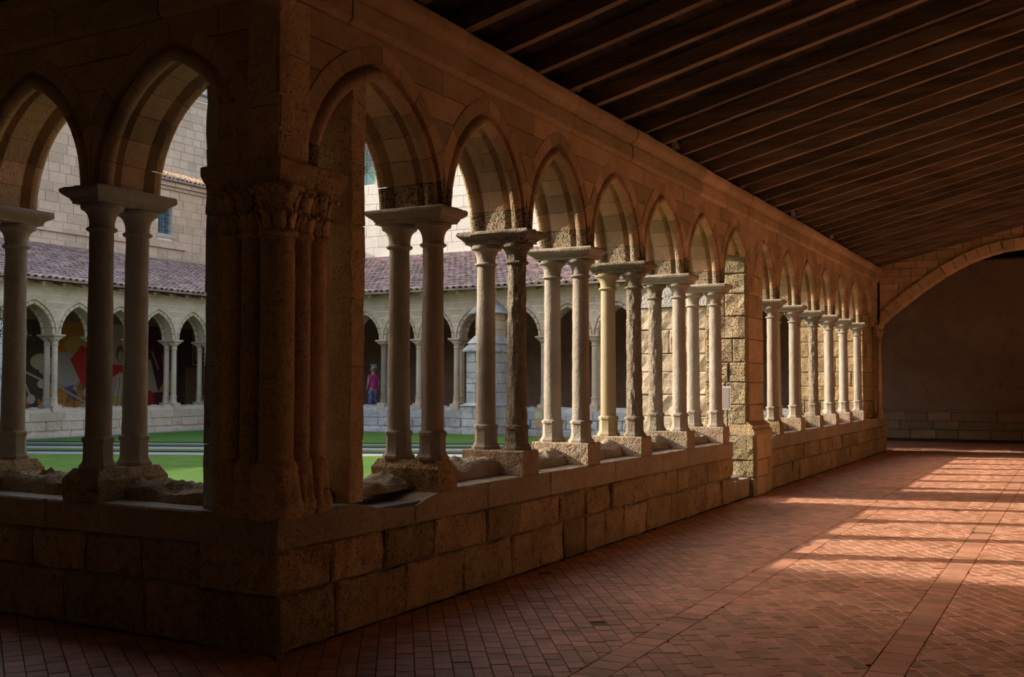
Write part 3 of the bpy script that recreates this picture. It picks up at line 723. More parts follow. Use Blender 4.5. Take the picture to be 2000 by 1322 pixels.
# boarded ceilings of the far walks
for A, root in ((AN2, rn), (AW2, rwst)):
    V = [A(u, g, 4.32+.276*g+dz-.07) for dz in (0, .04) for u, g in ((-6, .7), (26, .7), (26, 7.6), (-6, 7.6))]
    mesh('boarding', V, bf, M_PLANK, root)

# ------------------------------------------------------------ ceiling over the two near walks
cl = empty('ceiling', kind='structure')
SL = .25; ZR = 4.345
def slab(name, P, z, t, mat):  # P: (x,y,d) where d = distance up the slope
    return mesh(name, [(x, y, z+SL*d) for x, y, d in P]+[(x, y, z+SL*d+t) for x, y, d in P], [(0, 3, 2, 1), (4, 5, 6, 7)]+[(i, (i+1) % 4, 4+(i+1) % 4, 4+i) for i in range(4)], mat, cl)
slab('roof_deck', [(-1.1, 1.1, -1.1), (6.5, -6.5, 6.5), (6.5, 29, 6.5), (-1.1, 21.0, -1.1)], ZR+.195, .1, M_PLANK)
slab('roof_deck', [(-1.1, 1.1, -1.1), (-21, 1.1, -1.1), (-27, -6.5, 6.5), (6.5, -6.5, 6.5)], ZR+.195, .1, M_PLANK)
def rafter(p0, p1, w, h, sag=0):
    p0, p1 = Vector(p0), Vector(p1); d = (p1-p0); s = Vector((-d.y, d.x, 0)).normalized()*w/2; V = []; n = 8
    sd = R.random()*20
    for i in range(n+1):
        c = p0+d*i/n; wob = s*noise.noise(Vector((i*.7, sd, 0)))*.35; dz = .014*noise.noise(Vector((i*.6, sd, 4)))
        V += [c-s+wob+Vector((0, 0, dz)), c+s+wob+Vector((0, 0, dz+.006)), c+s+wob+Vector((0, 0, h)), c-s+wob+Vector((0, 0, h))]
    F = [(i*4+k, i*4+(k+1) % 4, i*4+4+(k+1) % 4, i*4+4+k) for i in range(n) for k in range(4)]+[(0, 1, 2, 3), (n*4, n*4+3, n*4+2, n*4+1)]
    o = mesh('rafter', V, F, M_WOOD, cl); return o
y = 2.2-.63*10; k = 0
while y < 28.2:
    x0 = -1.0 if y > 0 and y < 21 else (-y if y < 0 else max(-1, y-22))
    rafter((x0, y, ZR+SL*x0), (6.3, y+R.uniform(-.04, .04), ZR+SL*6.3), R.uniform(.085, .12), .155); y += .625+R.uniform(-.04, .04); k += 1
x = -1.0; 
while x > -20: rafter((x, 1.0, ZR-SL), (x, -6.3, ZR+SL*6.3), R.uniform(.085, .12), .135); x -= .63
x = .5
while x < 6: rafter((x, -x, ZR+SL*x), (x, -6.3, ZR+SL*6.3), R.uniform(.085, .12), .135); x += .63
rafter((-.3, .3, ZR-SL*.3-.06), (6.3, -6.3, ZR+SL*6.3-.06), .18, .3)
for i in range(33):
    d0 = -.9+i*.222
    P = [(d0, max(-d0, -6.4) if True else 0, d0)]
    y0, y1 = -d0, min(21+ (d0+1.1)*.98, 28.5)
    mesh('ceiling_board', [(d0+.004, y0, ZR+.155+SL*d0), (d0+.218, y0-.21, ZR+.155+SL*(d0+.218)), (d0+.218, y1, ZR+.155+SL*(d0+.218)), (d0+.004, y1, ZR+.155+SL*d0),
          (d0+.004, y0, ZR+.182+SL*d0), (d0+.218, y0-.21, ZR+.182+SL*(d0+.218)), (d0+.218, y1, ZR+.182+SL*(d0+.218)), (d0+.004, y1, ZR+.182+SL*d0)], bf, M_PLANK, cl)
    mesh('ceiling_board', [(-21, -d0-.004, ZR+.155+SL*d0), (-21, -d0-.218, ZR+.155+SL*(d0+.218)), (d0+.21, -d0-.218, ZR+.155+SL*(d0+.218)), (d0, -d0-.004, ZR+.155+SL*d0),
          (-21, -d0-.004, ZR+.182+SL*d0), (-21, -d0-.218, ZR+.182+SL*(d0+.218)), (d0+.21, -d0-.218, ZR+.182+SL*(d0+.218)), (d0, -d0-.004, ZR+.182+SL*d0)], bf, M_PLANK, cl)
# spotlights on the cornice
for i, y in enumerate((4.12, 6.9, 9.68, 12.64, 15.64, 18.5)):
    o = empty('spotlight', (.02, y, 4.33), label=f'small round pale spotlight on the cornice, {ORD[i]} from the corner pier', cat='lamp', group='spotlights on the cornice', kind='thing')
    MB().lathe([(.03, 0), (.03, .012), (.012, .015), (.012, .035)], 12).obj('foot', M_IRON, o)
    m = MB().tube((.0, -.03, .08), (.01, .03, .085), .060, 18); m.obj('lamp_head', M_IRON, o)
    MB().tube((-.001, -.036, .08), (.0, -.022, .08), .056, 18).obj('lens', M_WHITE, o)
    MB().box(-.035, -.02, -.09, -.07, .0, .1).obj('bracket', M_IRON, o)

# ------------------------------------------------------------ floor of small terracotta tiles
fl = empty('floor', kind='structure')
mesh('mortar_bed', *box(-27, 6.3, -6.3, 29, -.2, -.008), M_GROUT, fl)
camv = Vector(cam.location); cy, sy = math.cos(math.radians(28.5)), math.sin(math.radians(28.5))
def clip(P, a, b, c):  # keep a*x+b*y <= c
    out = []
    for i in range(len(P)):
        p, q = P[i], P[(i+1) % len(P)]; dp, dq = a*p[0]+b*p[1]-c, a*q[0]+b*q[1]-c
        if dp <= 0: out.append(p)
        if dp*dq < 0: t = dp/(dp-dq); out.append((p[0]+(q[0]-p[0])*t, p[1]+(q[1]-p[1])*t))
    return out
def area(P): return abs(sum(P[i][0]*P[(i+1) % len(P)][1]-P[(i+1) % len(P)][0]*P[i][1] for i in range(len(P))))/2
polys = []; rr = random.Random(3)
def emit(P): 
    if len(P) > 2 and area(P) > .0008: polys.append(P)
def diag_bay(x0, x1, y0, y1, ang, halves, swap=False, w_=.108, l_=.13):
    ca, sa = math.cos(ang), math.sin(ang); cx, cy_ = (x0+x1)/2, (y0+y1)/2
    ext_ = math.hypot(x1-x0, y1-y0)/2+.3
    a = -ext_
    while a < ext_:
        b = -ext_+rr.uniform(0, l_)
        while b < ext_:
            l = l_*rr.uniform(.93, 1.07)
            px, py = cx+ca*a-sa*b, cy_+sa*a+ca*b
            if x0-.2 < px < x1+.2 and y0-.2 < py < y1+.2:
                g = .003; P = [(cx+ca*i-sa*j, cy_+sa*i+ca*j) for i, j in ((a+g, b+g), (a+w_-g, b+g), (a+w_-g, b+l-g), (a+g, b+l-g))]
                for h in [(-1, 0, -x0-.003), (1, 0, x1-.003), (0, -1, -y0), (0, 1, y1)]+halves:
                    P = clip(P, *h)
                    if len(P) < 3: break
                emit(P)
            b += l
        a += w_
def band(x0, x1, y0, y1, halves, alongx=False, l_=.16):
    t = y0 if not alongx else x0
    end = y1 if not alongx else x1
    while t < end:
        l = l_*rr.uniform(.85, 1.15)
        P = [(x0+.003, t+.003), (x1-.003, t+.003), (x1-.003, t+l-.003), (x0+.003, t+l-.003)] if not alongx else [(t+.003, y0+.003), (t+l-.003, y0+.003), (t+l-.003, y1-.003), (t+.003, y1-.003)]
        for h in halves: P = clip(P, *h)
        emit(P); t += l
DA = [(-1, -1, -.003)]; DB = [(1, 1, -.003)]   # x+y>=0 / x+y<=0
A34 = math.radians(34.5)
for x0, x1 in ((.0, 1.68), (1.88, 3.10), (3.30, 4.62), (4.82, 6.28)): diag_bay(x0, x1, -6.2, 21.9, A34, DA)
for x0, x1 in ((1.68, 1.88), (3.10, 3.30), (4.62, 4.82)): band(x0, x1, -6.2, 24.5, DA)
diag_bay(-.8, 6.28, 21.9, 26.5, A34, [], w_=.2, l_=.28)
for y1, y0 in ((.0, -1.72), (-1.93, -3.22), (-3.43, -4.75)): diag_bay(-3.6, 6, y0, y1, PI/2-A34, DB)
for y1, y0 in ((-1.72, -1.93), (-3.22, -3.43)): band(-3.6, 6, y0, y1, DB, True)
def dcam(P):
    cx = sum(p[0] for p in P)/len(P)-camv.x; cyy = sum(p[1] for p in P)/len(P)-camv.y
    fw = -sy*cx+cy*cyy; lt = cy*cx+sy*cyy
    if fw < .5: return 99
    px = 1000+2057*lt/fw; py = 750+2057*1.6/fw
    return fw if -20 < px < 2020 and py < 1340 else 99
polys.sort(key=dcam)
def tile_geo(P):
    n = len(P); cx = sum(p[0] for p in P)/n; cyy = sum(p[1] for p in P)/n
    h = rr.uniform(-.0018, .0018); tx, ty = rr.uniform(-.012, .012), rr.uniform(-.012, .012)
    top = [(p[0], p[1], h+(p[0]-cx)*tx+(p[1]-cyy)*ty) for p in P]
    V = [(cx+(x-cx)*.975, cyy+(y-cyy)*.975, z) for x, y, z in top]+[(x, y, z-.0025) for x, y, z in top]+[(x, y, -.012) for x, y, z in top]
    F = [tuple(range(n))]+[(k*n+i, k*n+n+i, k*n+n+(i+1) % n, k*n+(i+1) % n) for k in (0, 1) for i in range(n)]
    return V, F
for P in polys[:300]: mesh('floor_tile', *tile_geo(P), M_TILE, fl, recalc=True)
mb = MB(); rnd = []
for P in polys[300:]:
    V, F = tile_geo(P)
    if area(P) > .008 and rr.random() < .0015: continue
    mb.add(V, F); rnd += [rr.random()]*len(F)
t = mb.obj('floor_tiles', M_TILEA, fl); t['kind'] = 'stuff'
t.data.attributes.new('rnd', 'FLOAT', 'FACE').data.foreach_set('value', rnd)

# ------------------------------------------------------------ garden
gr = tag(mesh('ground', *box(-20, -.6, .6, 21.3, -.1, .197), M_GRAV), kind='structure')
def band_poly(off, wdt, x0, x1):  # strip along the 22.6 degree path direction
    f = lambda x, d: (x, off+.4167*x+d)
    return [f(x0, -wdt/2), f(x1, -wdt/2), f(x1, wdt/2), f(x0, wdt/2)]
offA, offB, offC = 11.95+.4167*18.06, 11.56+.4167*14.9, 10.56+.4167*12.37
lawn = tag(empty('lawn'), kind='structure')
def garden_rect(P):
    for h in ((-1, 0, 19.2), (1, 0, -1.3), (0, -1, -1.4), (0, 1, 20.4)): P = clip(P, *h)
    return P
edges = []
def lawn_strip(o0, o1, name='turf'):
    P = garden_rect([(-25, o0-.4167*25), (5, o0+.4167*5), (5, o1+.4167*5), (-25, o1-.4167*25)])
    if len(P) < 3: return
    n = len(P); mesh(name, [(x, y, .205) for x, y in P]+[(x, y, .15) for x, y in P], [tuple(range(n)), tuple(range(n, 2*n))[::-1]]+[(i, (i+1) % n, n+(i+1) % n, n+i) for i in range(n)], M_GRASS, lawn)
    edges.append(o0)
lawn_strip(-30, offC-.5); lawn_strip(offC+.4, offB-.6); lawn_strip(offB+.35, offA-.25); lawn_strip(offA+.2, 60)
# grass blades along the visible lawn: short tufts
mb = MB(); rg = random.Random(9)
for i in range(0):
    x, y = rg.uniform(-19, -5), rg.uniform(8.5, 20.3); o = y-.4167*x
    if (offC-.35 < o < offC+.25) or (offB-.5 < o < offB+.15) or abs(o-offA) < .12: continue
    a = rg.uniform(0, 6.28); c, s = math.cos(a)*.02, math.sin(a)*.02; h = rg.uniform(.015, .035)
    mb.V += [(x-c, y-s, .2), (x+c, y+s, .2), (x+rg.uniform(-.02, .02), y+rg.uniform(-.02, .02), .205+h)]; n = len(mb.V); mb.F.append((n-3, n-2, n-1))
for i, o in enumerate(sorted(set(edges))):
    if not -20 < o < 40: continue
    P = garden_rect([(-19.2, o-.4167*19.2-.02), (-1.3, o-.4167*1.3-.02), (-1.3, o-.4167*1.3+.02), (-19.2, o-.4167*19.2+.02)])
    if len(P) < 3: continue
    n = len(P)
    tag(mesh('lawn_edging', [(x, y, .23) for x, y in P]+[(x, y, .15) for x, y in P], [tuple(range(n)), tuple(range(n, 2*n))[::-1]]+[(k, (k+1) % n, n+(k+1) % n, n+k) for k in range(n)], M_STEEL),
        f'dark steel edging strip along the gravel path on the lawn, {ORD[i % 6]} from the near side', 'edging', 'lawn edging strips', 'thing')
# small notice board on the lawn
nb2 = empty('notice_board', (-6.95, 17.0, .2), math.radians(20), label='small wooden notice board on a post on the lawn', cat='sign', kind='thing')
M_OAK = stone('board_wood', (.40, .25, .14), (.50, .33, .20), wood=(4, 4, 1), scale=4, bump=.3)
MB().box(-.012, .012, -.01, .012, 0, .5).obj('post', M_OAK, nb2); MB().box(-.05, -.03, -.01, .012, 0, .5).obj('post', M_OAK, nb2)
MB().box(-.09, .09, -.02, .0, .42, .85).obj('board', M_OAK, nb2); MB().box(-.085, .085, -.026, -.02, .6, .76).obj('notice', flat('notice_green', (.45, .5, .3)), nb2)
# sign on a rod at the doorway
ds = empty('door_sign', (-.12, 9.33, .27), label='narrow white panel on a thin dark rod at the doorway by the buttress', cat='sign', kind='thing')
MB().tube((0, 0, 0), (.0, 0, 1.0), .008, 8).obj('rod', M_IRON, ds)
MB().box(-.075, .05, -.01, .006, .98, 1.3).obj('panel', M_WHITE, ds); MB().box(-.06, .03, -.013, -.01, 1.0, 1.28).obj('print', flat('faded_print', (.42, .36, .33)), ds)
MB().lathe([(.06, 0), (.06, .01), (.01, .02)], 12).obj('foot', M_IRON, ds)
tag(MB().box(-.35, -.08, 9.42, 9.7, .27, .31).obj('metal_box', flat('grey_metal', (.22, .25, .28), .5, .4)), 'low grey metal box lying on the doorway threshold', 'box', kind='thing')

# ------------------------------------------------------------ mural panels on the far left back wall
def mat(c, r=.7): return flat('paint', c, r)
CL = dict(red=(.50, .03, .025), och=(.42, .20, .04), gold=(.45, .34, .09), pale=(.48, .40, .33), dark=(.06, .045, .035), grey=(.36, .36, .33), pur=(.13, .03, .18), green=(.16, .19, .05), orange=(.50, .15, .03), maroon=(.09, .025, .04), brown=(.20, .13, .08), white=(.6, .57, .5), blue=(.10, .10, .22), cream=(.50, .42, .30))
PM = {k: flat('mural_'+k, tuple(min(.92, q*2.0+.02) for q in v)) for k, v in CL.items()}
def panel(y0, y1, base, shapes, label):
    root = empty('mural_panel', (-26.56, (y0+y1)/2, .35), label=label, cat='painting', group='painted mural panels on the back wall', kind='thing')
    w_ = y1-y0
    MB().box(-.04, 0, -w_/2+.01, w_/2-.01, 0, 3.4).obj('canvas', PM[base], root)
    for i, (kind, col, *p) in enumerate(shapes):
        x = .004+i*.0015
        if kind == 'ell':
            cyy, cz, ry, rz = p; n = 22
            pts = [(cyy+ry*math.cos(2*PI*k/n), cz+rz*math.sin(2*PI*k/n)) for k in range(n)]
        elif kind == 'poly': pts = p[0]
        elif kind == 'line':
            (a, b), (c, d), t = p; dd = math.hypot(c-a, d-b); nx, nz = -(d-b)/dd*t, (c-a)/dd*t
            pts = [(a+nx, b+nz), (c+nx, d+nz), (c-nx, d-nz), (a-nx, b-nz)]
        pts = [(max(-w_/2+.01, min(w_/2-.01, a)), max(0, min(3.4, b))) for a, b in pts]; n = len(pts)
        mesh('painted_shape', [(x, a, b) for a, b in pts]+[(0, a, b) for a, b in pts], [tuple(range(n)), tuple(range(n, 2*n))[::-1]]+[(k, (k+1) % n, n+(k+1) % n, n+k) for k in range(n)], PM[col], root)
rp = random.Random(4)
def shards(n, y0, y1, z0, z1, cols): 
    o = []
    for i in range(n):
        a, b = rp.uniform(y0, y1), rp.uniform(z0, z1); s = rp.uniform(.12, .3); t = rp.uniform(0, 6.28)
        o.append(('poly', rp.choice(cols), [(a+s*math.cos(t), b+s*math.sin(t)), (a+s*.5*math.cos(t+2), b+s*.8*math.sin(t+2)), (a+s*.7*math.cos(t+4), b+s*math.sin(t+4))]))
    return o
panel(16.6, 19.3, 'dark', [('ell', 'cream', .75, 2.0, .42, .28), ('ell', 'grey', .95, 1.75, .3, .2)]+shards(26, -.2, 1.3, 0, 1.1, ['orange', 'och', 'pur', 'cream', 'brown'])+[('ell', 'cream', .35, .75, .16, .16), ('ell', 'pale', .8, 1.25, .22, .15), ('line', 'pale', (-.2, 1.9), (.4, .7), .03), ('line', 'pale', (0, 1.7), (1.2, 1.2), .03)], 'mural panel with dark ground, pale rounded shapes and orange shards, left of the red-cloaked shape')
panel(19.3, 21.1, 'och', [('ell', 'gold', .1, 2.6, .7, .35), ('poly', 'grey', [(-.9, 2.3), (-.3, 2.4), (.1, 1.2), (-.2, .9), (-.9, 1.3)]), ('poly', 'red', [(-.35, 2.1), (.1, 2.6), (.8, 2.3), (.9, .8), (.5, .7), (.1, 1.3)]), ('ell', 'gold', .5, 1.4, .2, .2)]+shards(26, -.8, .6, 0, 1.2, ['orange', 'pur', 'cream', 'brown', 'blue'])+[('ell', 'pale', .35, .95, .17, .17), ('ell', 'pale', .15, .4, .18, .17), ('line', 'pale', (-.9, 1.2), (.5, .5), .03), ('line', 'pale', (-.8, .6), (.2, 0), .03)], 'ochre mural panel with a large bright red shape and gold disc')
panel(21.1, 22.7, 'pale', [('ell', 'brown', .1, 2.35, .2, .32), ('ell', 'cream', .1, 2.25, .11, .2), ('poly', 'red', [(-.8, 1.95), (.5, 1.95), (.45, 1.4), (-.8, 1.4)]), ('poly', 'pale', [(-.8, 1.5), (-.5, 1.7), (-.2, 1.5), (.1, 1.7), (.4, 1.5), (.5, .8), (-.8, .8)]), ('poly', 'gold', [(-.8, .8), (.6, .8), (.6, .1), (-.8, .1)]), ('poly', 'dark', [(-.8, .1), (.1, .25), (.6, .1), (.6, 0), (-.8, 0)])]+[('line', 'brown', (-.7+i*.2, 0.15), (-.5+i*.2, 1.5), .008) for i in range(7)], 'pale mural panel with red band, pleated folds and yellow lower part')
panel(22.7, 24.9, 'maroon', [('poly', 'cream', [(-.7, 2.0), (-.4, 2.2), (.0, .95), (-.5, .9)]), ('poly', 'gold', [(.0, .95), (.6, 1.8), (.9, 1.9), (.9, .95)]), ('ell', 'brown', .4, 2.2, .25, .4), ('ell', 'red', -.45, .6, .28, .42), ('ell', 'white', -.4, .2, .2, .17), ('ell', 'green', .1, .1, .45, .28), ('ell', 'grey', .5, .45, .35, .2), ('line', 'pale', (-.35, 2.5), (0, 1.8), .025)], 'dark maroon mural panel with white swoosh, red ellipse and green patch')
st = []
for i in range(5):
    a = -.5+i*.16; b = 2.0+i*.17; st += [('line', 'gold', (a, 3.3), (a, b), .03), ('line', 'gold', (a, b), (1.0, b), .03)]
panel(24.9, 27.2, 'dark', st+[('poly', 'brown', [(-.9, 1.9), (1.0, 1.9), (1.0, 0), (-.9, 0)]), ('poly', 'pur', [(-.2, 1.8), (.1, 1.5), (1.0, 1.5), (1.0, 0), (.5, 0), (.3, 1.1)]), ('ell', 'brown', .35, 1.9, .22, .3)], 'mural panel with nested yellow angle stripes above a purple shape')

# ------------------------------------------------------------ buildings behind the far walks
def ashlar(root, A, u0, u1, z0, z1, mt, seed, lo=.4, hi=.75, hh=(.3, .38), hole=None, limit=290):
    rr = random.Random(seed); z = z0; n = 0
    while z < z1-.05:
        h = min(rr.uniform(*hh), z1-z)
        for a, b in course(u0, u1, lo, hi, rr):
            if hole and not (b < hole[0] or a > hole[1] or z+h < hole[2] or z > hole[3]): 
                if a < hole[0]-.1: b = hole[0]
                elif b > hole[1]+.1: a = hole[1]
                else: continue
            if n >= limit: return
            ustone('stone', A, a, b, z, z+h, -.02, .012+rr.uniform(-.004, .006), mt, root, .011); n += 1
        z += h
ch = empty('church_nave', (-14, 28.5, 0), label='tall pale sunlit church wall rising behind the north walk roof', cat='building', kind='thing')
AC = Arc((0, 28.5), (1, 0), (0, -1))
def ch_add(name, V, F, m, parent=ch): return mesh(name, [(x+14, y-28.5, z) for x, y, z in V], F, m, parent)
WX0, WX1, WZ0, WZ1 = -21.5, -19.95, 9.4, 13.2
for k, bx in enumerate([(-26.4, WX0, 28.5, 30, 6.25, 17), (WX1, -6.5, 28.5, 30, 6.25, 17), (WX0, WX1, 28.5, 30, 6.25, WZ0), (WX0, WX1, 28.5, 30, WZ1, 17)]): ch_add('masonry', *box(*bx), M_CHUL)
def para(root, fn):
    b4 = set(root.children)
    fn()
    off = Vector(root.location)
    for o in root.children:
        if o not in b4: o.matrix_world = Matrix.Translation(Vector((0, 0, 0))) @ o.matrix_world
# stones of the church wall, as far as the arches let them be seen
def place_ashlar(root, *a, **k):
    tmp = empty('tmp'); ashlar(tmp, *a, **k)
    T = Matrix.Translation(-Vector(root.location))
    for o in list(bpy.data.objects):
        if o.parent is tmp: mw = o.matrix_basis.copy(); o.parent = root; o.matrix_basis = T @ mw
    bpy.data.objects.remove(tmp)
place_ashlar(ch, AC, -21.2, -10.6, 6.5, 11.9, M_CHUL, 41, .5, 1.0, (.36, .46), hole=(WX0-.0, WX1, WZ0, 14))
# recessed leaded window
M_GLASS = flat('green_leaded_glass', (.16, .33, .28), .25); M_GLASSB = flat('blue_leaded_glass', (.14, .26, .34), .25)
wd = ch_add('window_reveal', *box(WX0, WX1, 28.95, 29.0, WZ0, WZ1), M_CHUR)
cwin = ch_add('window', *box(WX0+.3, WX1-.3+.25, 28.86, 28.9, WZ0, WZ1), M_LICH)
n = 0
for i in range(2):
    for j in range(7):
        x0 = WX0+.36+i*.55; z0 = WZ0+.06+j*.5
        ch_add('pane', *box(x0, x0+.5, 28.83, 28.86, z0, z0+.46), M_GLASS if (i+j) % 3 else M_GLASSB, cwin)
mb = MB()
for k in range(40):
    for s in (1, -1):
        z0 = WZ0+k*.12-1
        a = (WX0+.36, z0 if s > 0 else z0+1.1); b = (WX0+1.4, z0+1.1 if s > 0 else z0)
        if min(a[1], b[1]) < WZ0 or max(a[1], b[1]) > WZ1: continue
        mb.tube((a[0], 28.82, a[1]), (b[0], 28.82, b[1]), .007, 4)
mb.V = [(x+14, y-28.5, z) for x, y, z in mb.V]; o = mb.obj('lead_lattice', M_IRON, cwin)
ch_add('string_course', *box(-26, -6.5, 28.38, 28.5, 6.42, 6.52), M_LICH)
tag(mesh('lean_to_wall', *box(-6.5, 6.8, 29.1, 29.5, 0, 7.4), M_CHUR), 'low stone wall above the end of the north walk', 'wall', kind='structure')

# west block and lower wing
wb = empty('stone_range', (-26.6, 16, 0), label='beige ashlar building rising behind the left-hand walk roof', cat='building', kind='thing')
AB = Arc((-26.6, 0), (0, 1), (1, 0))
def wb_add(name, V, F, m, root=wb, parent=None): 
    l = root.location; return mesh(name, [(x-l.x, y-l.y, z) for x, y, z in V], F, m, parent or root)
wb_add('masonry', *box(-36, -26.62, 8, 23.2, 6, 12.4), M_FARJ)
place_ashlar(wb, AB, 15.0, 23.2, 6.2, 11.2, M_ASH, 51, .45, .85, (.3, .38))
for a, b in course(14, 23.2, .8, 1.4): o = ustone('string_stone', AB, a, b, 6.78, 6.95, 0, .13, M_ASH, None); o.matrix_basis = Matrix.Translation(-Vector(wb.location)) @ o.matrix_basis; o.parent = wb
wb_add('masonry_return', *box(-36, -26.62, -6, 8, 6, 8.5), M_ASH)
lw = empty('lower_wing', (-26.6, 26, 0), label='lower stone wing with barred window and pale tiled roof', cat='building', kind='thing')
WY0, WY1, WZa, WZb = 23.72, 24.42, 7.35, 8.55
for bx in ((-31, -26.62, 24.42, 31, 6, 9.3), (-31, -26.62, 23.2, 23.72, 6, 9.3), (-31, -26.62, 23.72, 24.42, 6, 7.35), (-31, -26.62, 23.72, 24.42, 8.55, 9.3)): wb_add('masonry', *box(*bx), M_FARJ, lw)
place_ashlar(lw, AB, 23.2, 28.4, 6.1, 9.05, M_ASH, 61, .4, .75, (.28, .36), hole=(WY0, WY1, WZa, WZb))
for a, b in course(23.2, 30, .8, 1.3):
    for z0, z1, g in ((9.05, 9.18, .10), (9.18, 9.34, .2)):
        o = ustone('cornice_stone', AB, a, b, z0, z1, 0, g, M_ASH, None); o.matrix_basis = Matrix.Translation(-Vector(lw.location)) @ o.matrix_basis; o.parent = lw
o = ustone('window_sill', AB, WY0-.1, WY1+.15, WZa-.16, WZa, 0, .05, M_CHUR, None); o.matrix_basis = Matrix.Translation(-Vector(lw.location)) @ o.matrix_basis; o.parent = lw
for a, b in ((23.2, 23.7), (23.7, 24.5), (24.5, 25.1)):
    o = ustone('string_stone', AB, a, b, 6.78, 6.95, 0, .13, M_ASH, None); o.matrix_basis = Matrix.Translation(-Vector(lw.location)) @ o.matrix_basis; o.parent = lw
win = wb_add('window', *box(-26.95, -26.9, WY0, WY1, WZa, WZb), M_STEEL, lw)
for j in range(4):
    for i in range(2): wb_add('pane', *box(-26.9, -26.88, WY0+.04+i*.33, WY0+.32+i*.33, WZa+.04+j*.29, WZa+.29+j*.29), M_GLASSB, lw, win)
mb = MB()
for i in range(4): mb.tube((-.1, WY0-26+.12+i*.15, WZa), (-.1, WY0-26+.12+i*.15, WZb), .012, 6)
for j in range(4): mb.tube((-.1, WY0-26, WZa+.15+j*.3), (-.1, WY1-26, WZa+.15+j*.3), .01, 6)
mb.obj('window_grille', M_IRON, lw)
sh = wb_add('shutter_reveal', *box(-26.88, -26.6, WY1-.03, WY1, WZa, WZb), M_LICH, lw)
wb_add('gutter', *box(-26.38, -26.28, 23.2, 31, 9.34, 9.43), M_STEEL, lw)
rl = tile_roof('roof_wing', Arc((-26.3, 0), (0, 1), (-1, 0)), 0, 9.45, .3, 6.6, 23.25, 31, 0, 0, M_ROOFL, M_ROOF1, 5, .22, .36)
rl['kind'] = 'structure'
for o_ in rl.children: pass
tb = empty('tall_range', (-33, 32, 0), label='tall rough stone wall with a weathered cornice behind the lower wing', cat='building', kind='thing')
def tb_add(n, V, F, m): return mesh(n, [(x+33, y-32, z) for x, y, z in V], F, m, tb)
tb_add('masonry', *box(-40, -33.02, 27.6, 40, 6, 15.2), M_CHUR)
place_ashlar(tb, Arc((-33, 0), (0, 1), (1, 0)), 28.6, 34.4, 11.0, 15.2, M_ASH, 71, .4, .8, (.34, .46))
for a, b in course(27.6, 36, 1.0, 1.6):
    for z0, z1, g in ((15.2, 15.45, .15), (15.45, 15.75, .4)):
        o = ustone('cornice_stone', Arc((-33, 0), (0, 1), (1, 0)), a, b, z0, z1, 0, g, M_LICH, None); o.matrix_basis = Matrix.Translation(-Vector(tb.location)) @ o.matrix_basis; o.parent = tb
tb_add('roof', [(-32.5, 27, 15.75), (-32.5, 40, 15.75), (-40, 40, 18.5), (-40, 27, 18.5), (-32.5, 27, 15.85), (-32.5, 40, 15.85), (-40, 40, 18.6), (-40, 27, 18.6)], bf, M_ROOF1)
# south-west range of the close: out of frame, it throws the big shadow over the near corner
sw = tag(mesh('south_range', *box(-52, -27.2, -26, -6.3, 0, 18.35), M_CHUR), 'tall stone range of the close beyond the near walk', 'building', kind='thing')

# ------------------------------------------------------------ people on the north walk
tag(mesh('walk_step', *box(-20, -12, 22.4, 28.4, 0, .45), M_LICH), 'raised stone floor of the north walk', 'step', kind='structure')
def skin(name, J, E, mats, parent, sub=2):
    me = bpy.data.meshes.new(name); me.from_pydata([j[:3] for j in J], E, []); o = bpy.data.objects.new(name, me); C.objects.link(o); o.parent = parent
    me.materials.append(mats)
    o.modifiers.new('skin', 'SKIN'); 
    for i, j in enumerate(J): me.skin_vertices[0].data[i].radius = (j[3], j[4] if len(j) > 4 else j[3])
    me.skin_vertices[0].data[0].use_root = True
    s = o.modifiers.new('sub', 'SUBSURF'); s.levels = s.render_levels = sub; s2 = o.modifiers
    for m in s2: 
        if m.type == 'SKIN': m.use_smooth_shade = True
    return o
M_SKIN = flat('skin', (.55, .33, .24), .6); M_PINK = flat('pink_cloth', (.70, .06, .30), .9); M_BLUE = flat('blue_cloth', (.02, .05, .30), .9); M_HAIR = flat('grey_hair', (.42, .42, .44), .8); M_DK = flat('dark_cloth', (.03, .03, .05), .9)
M_DOT = stone('dotted_trousers', (.05, .06, .16), (.30, .32, .45), scale=30, bump=0, var=0)
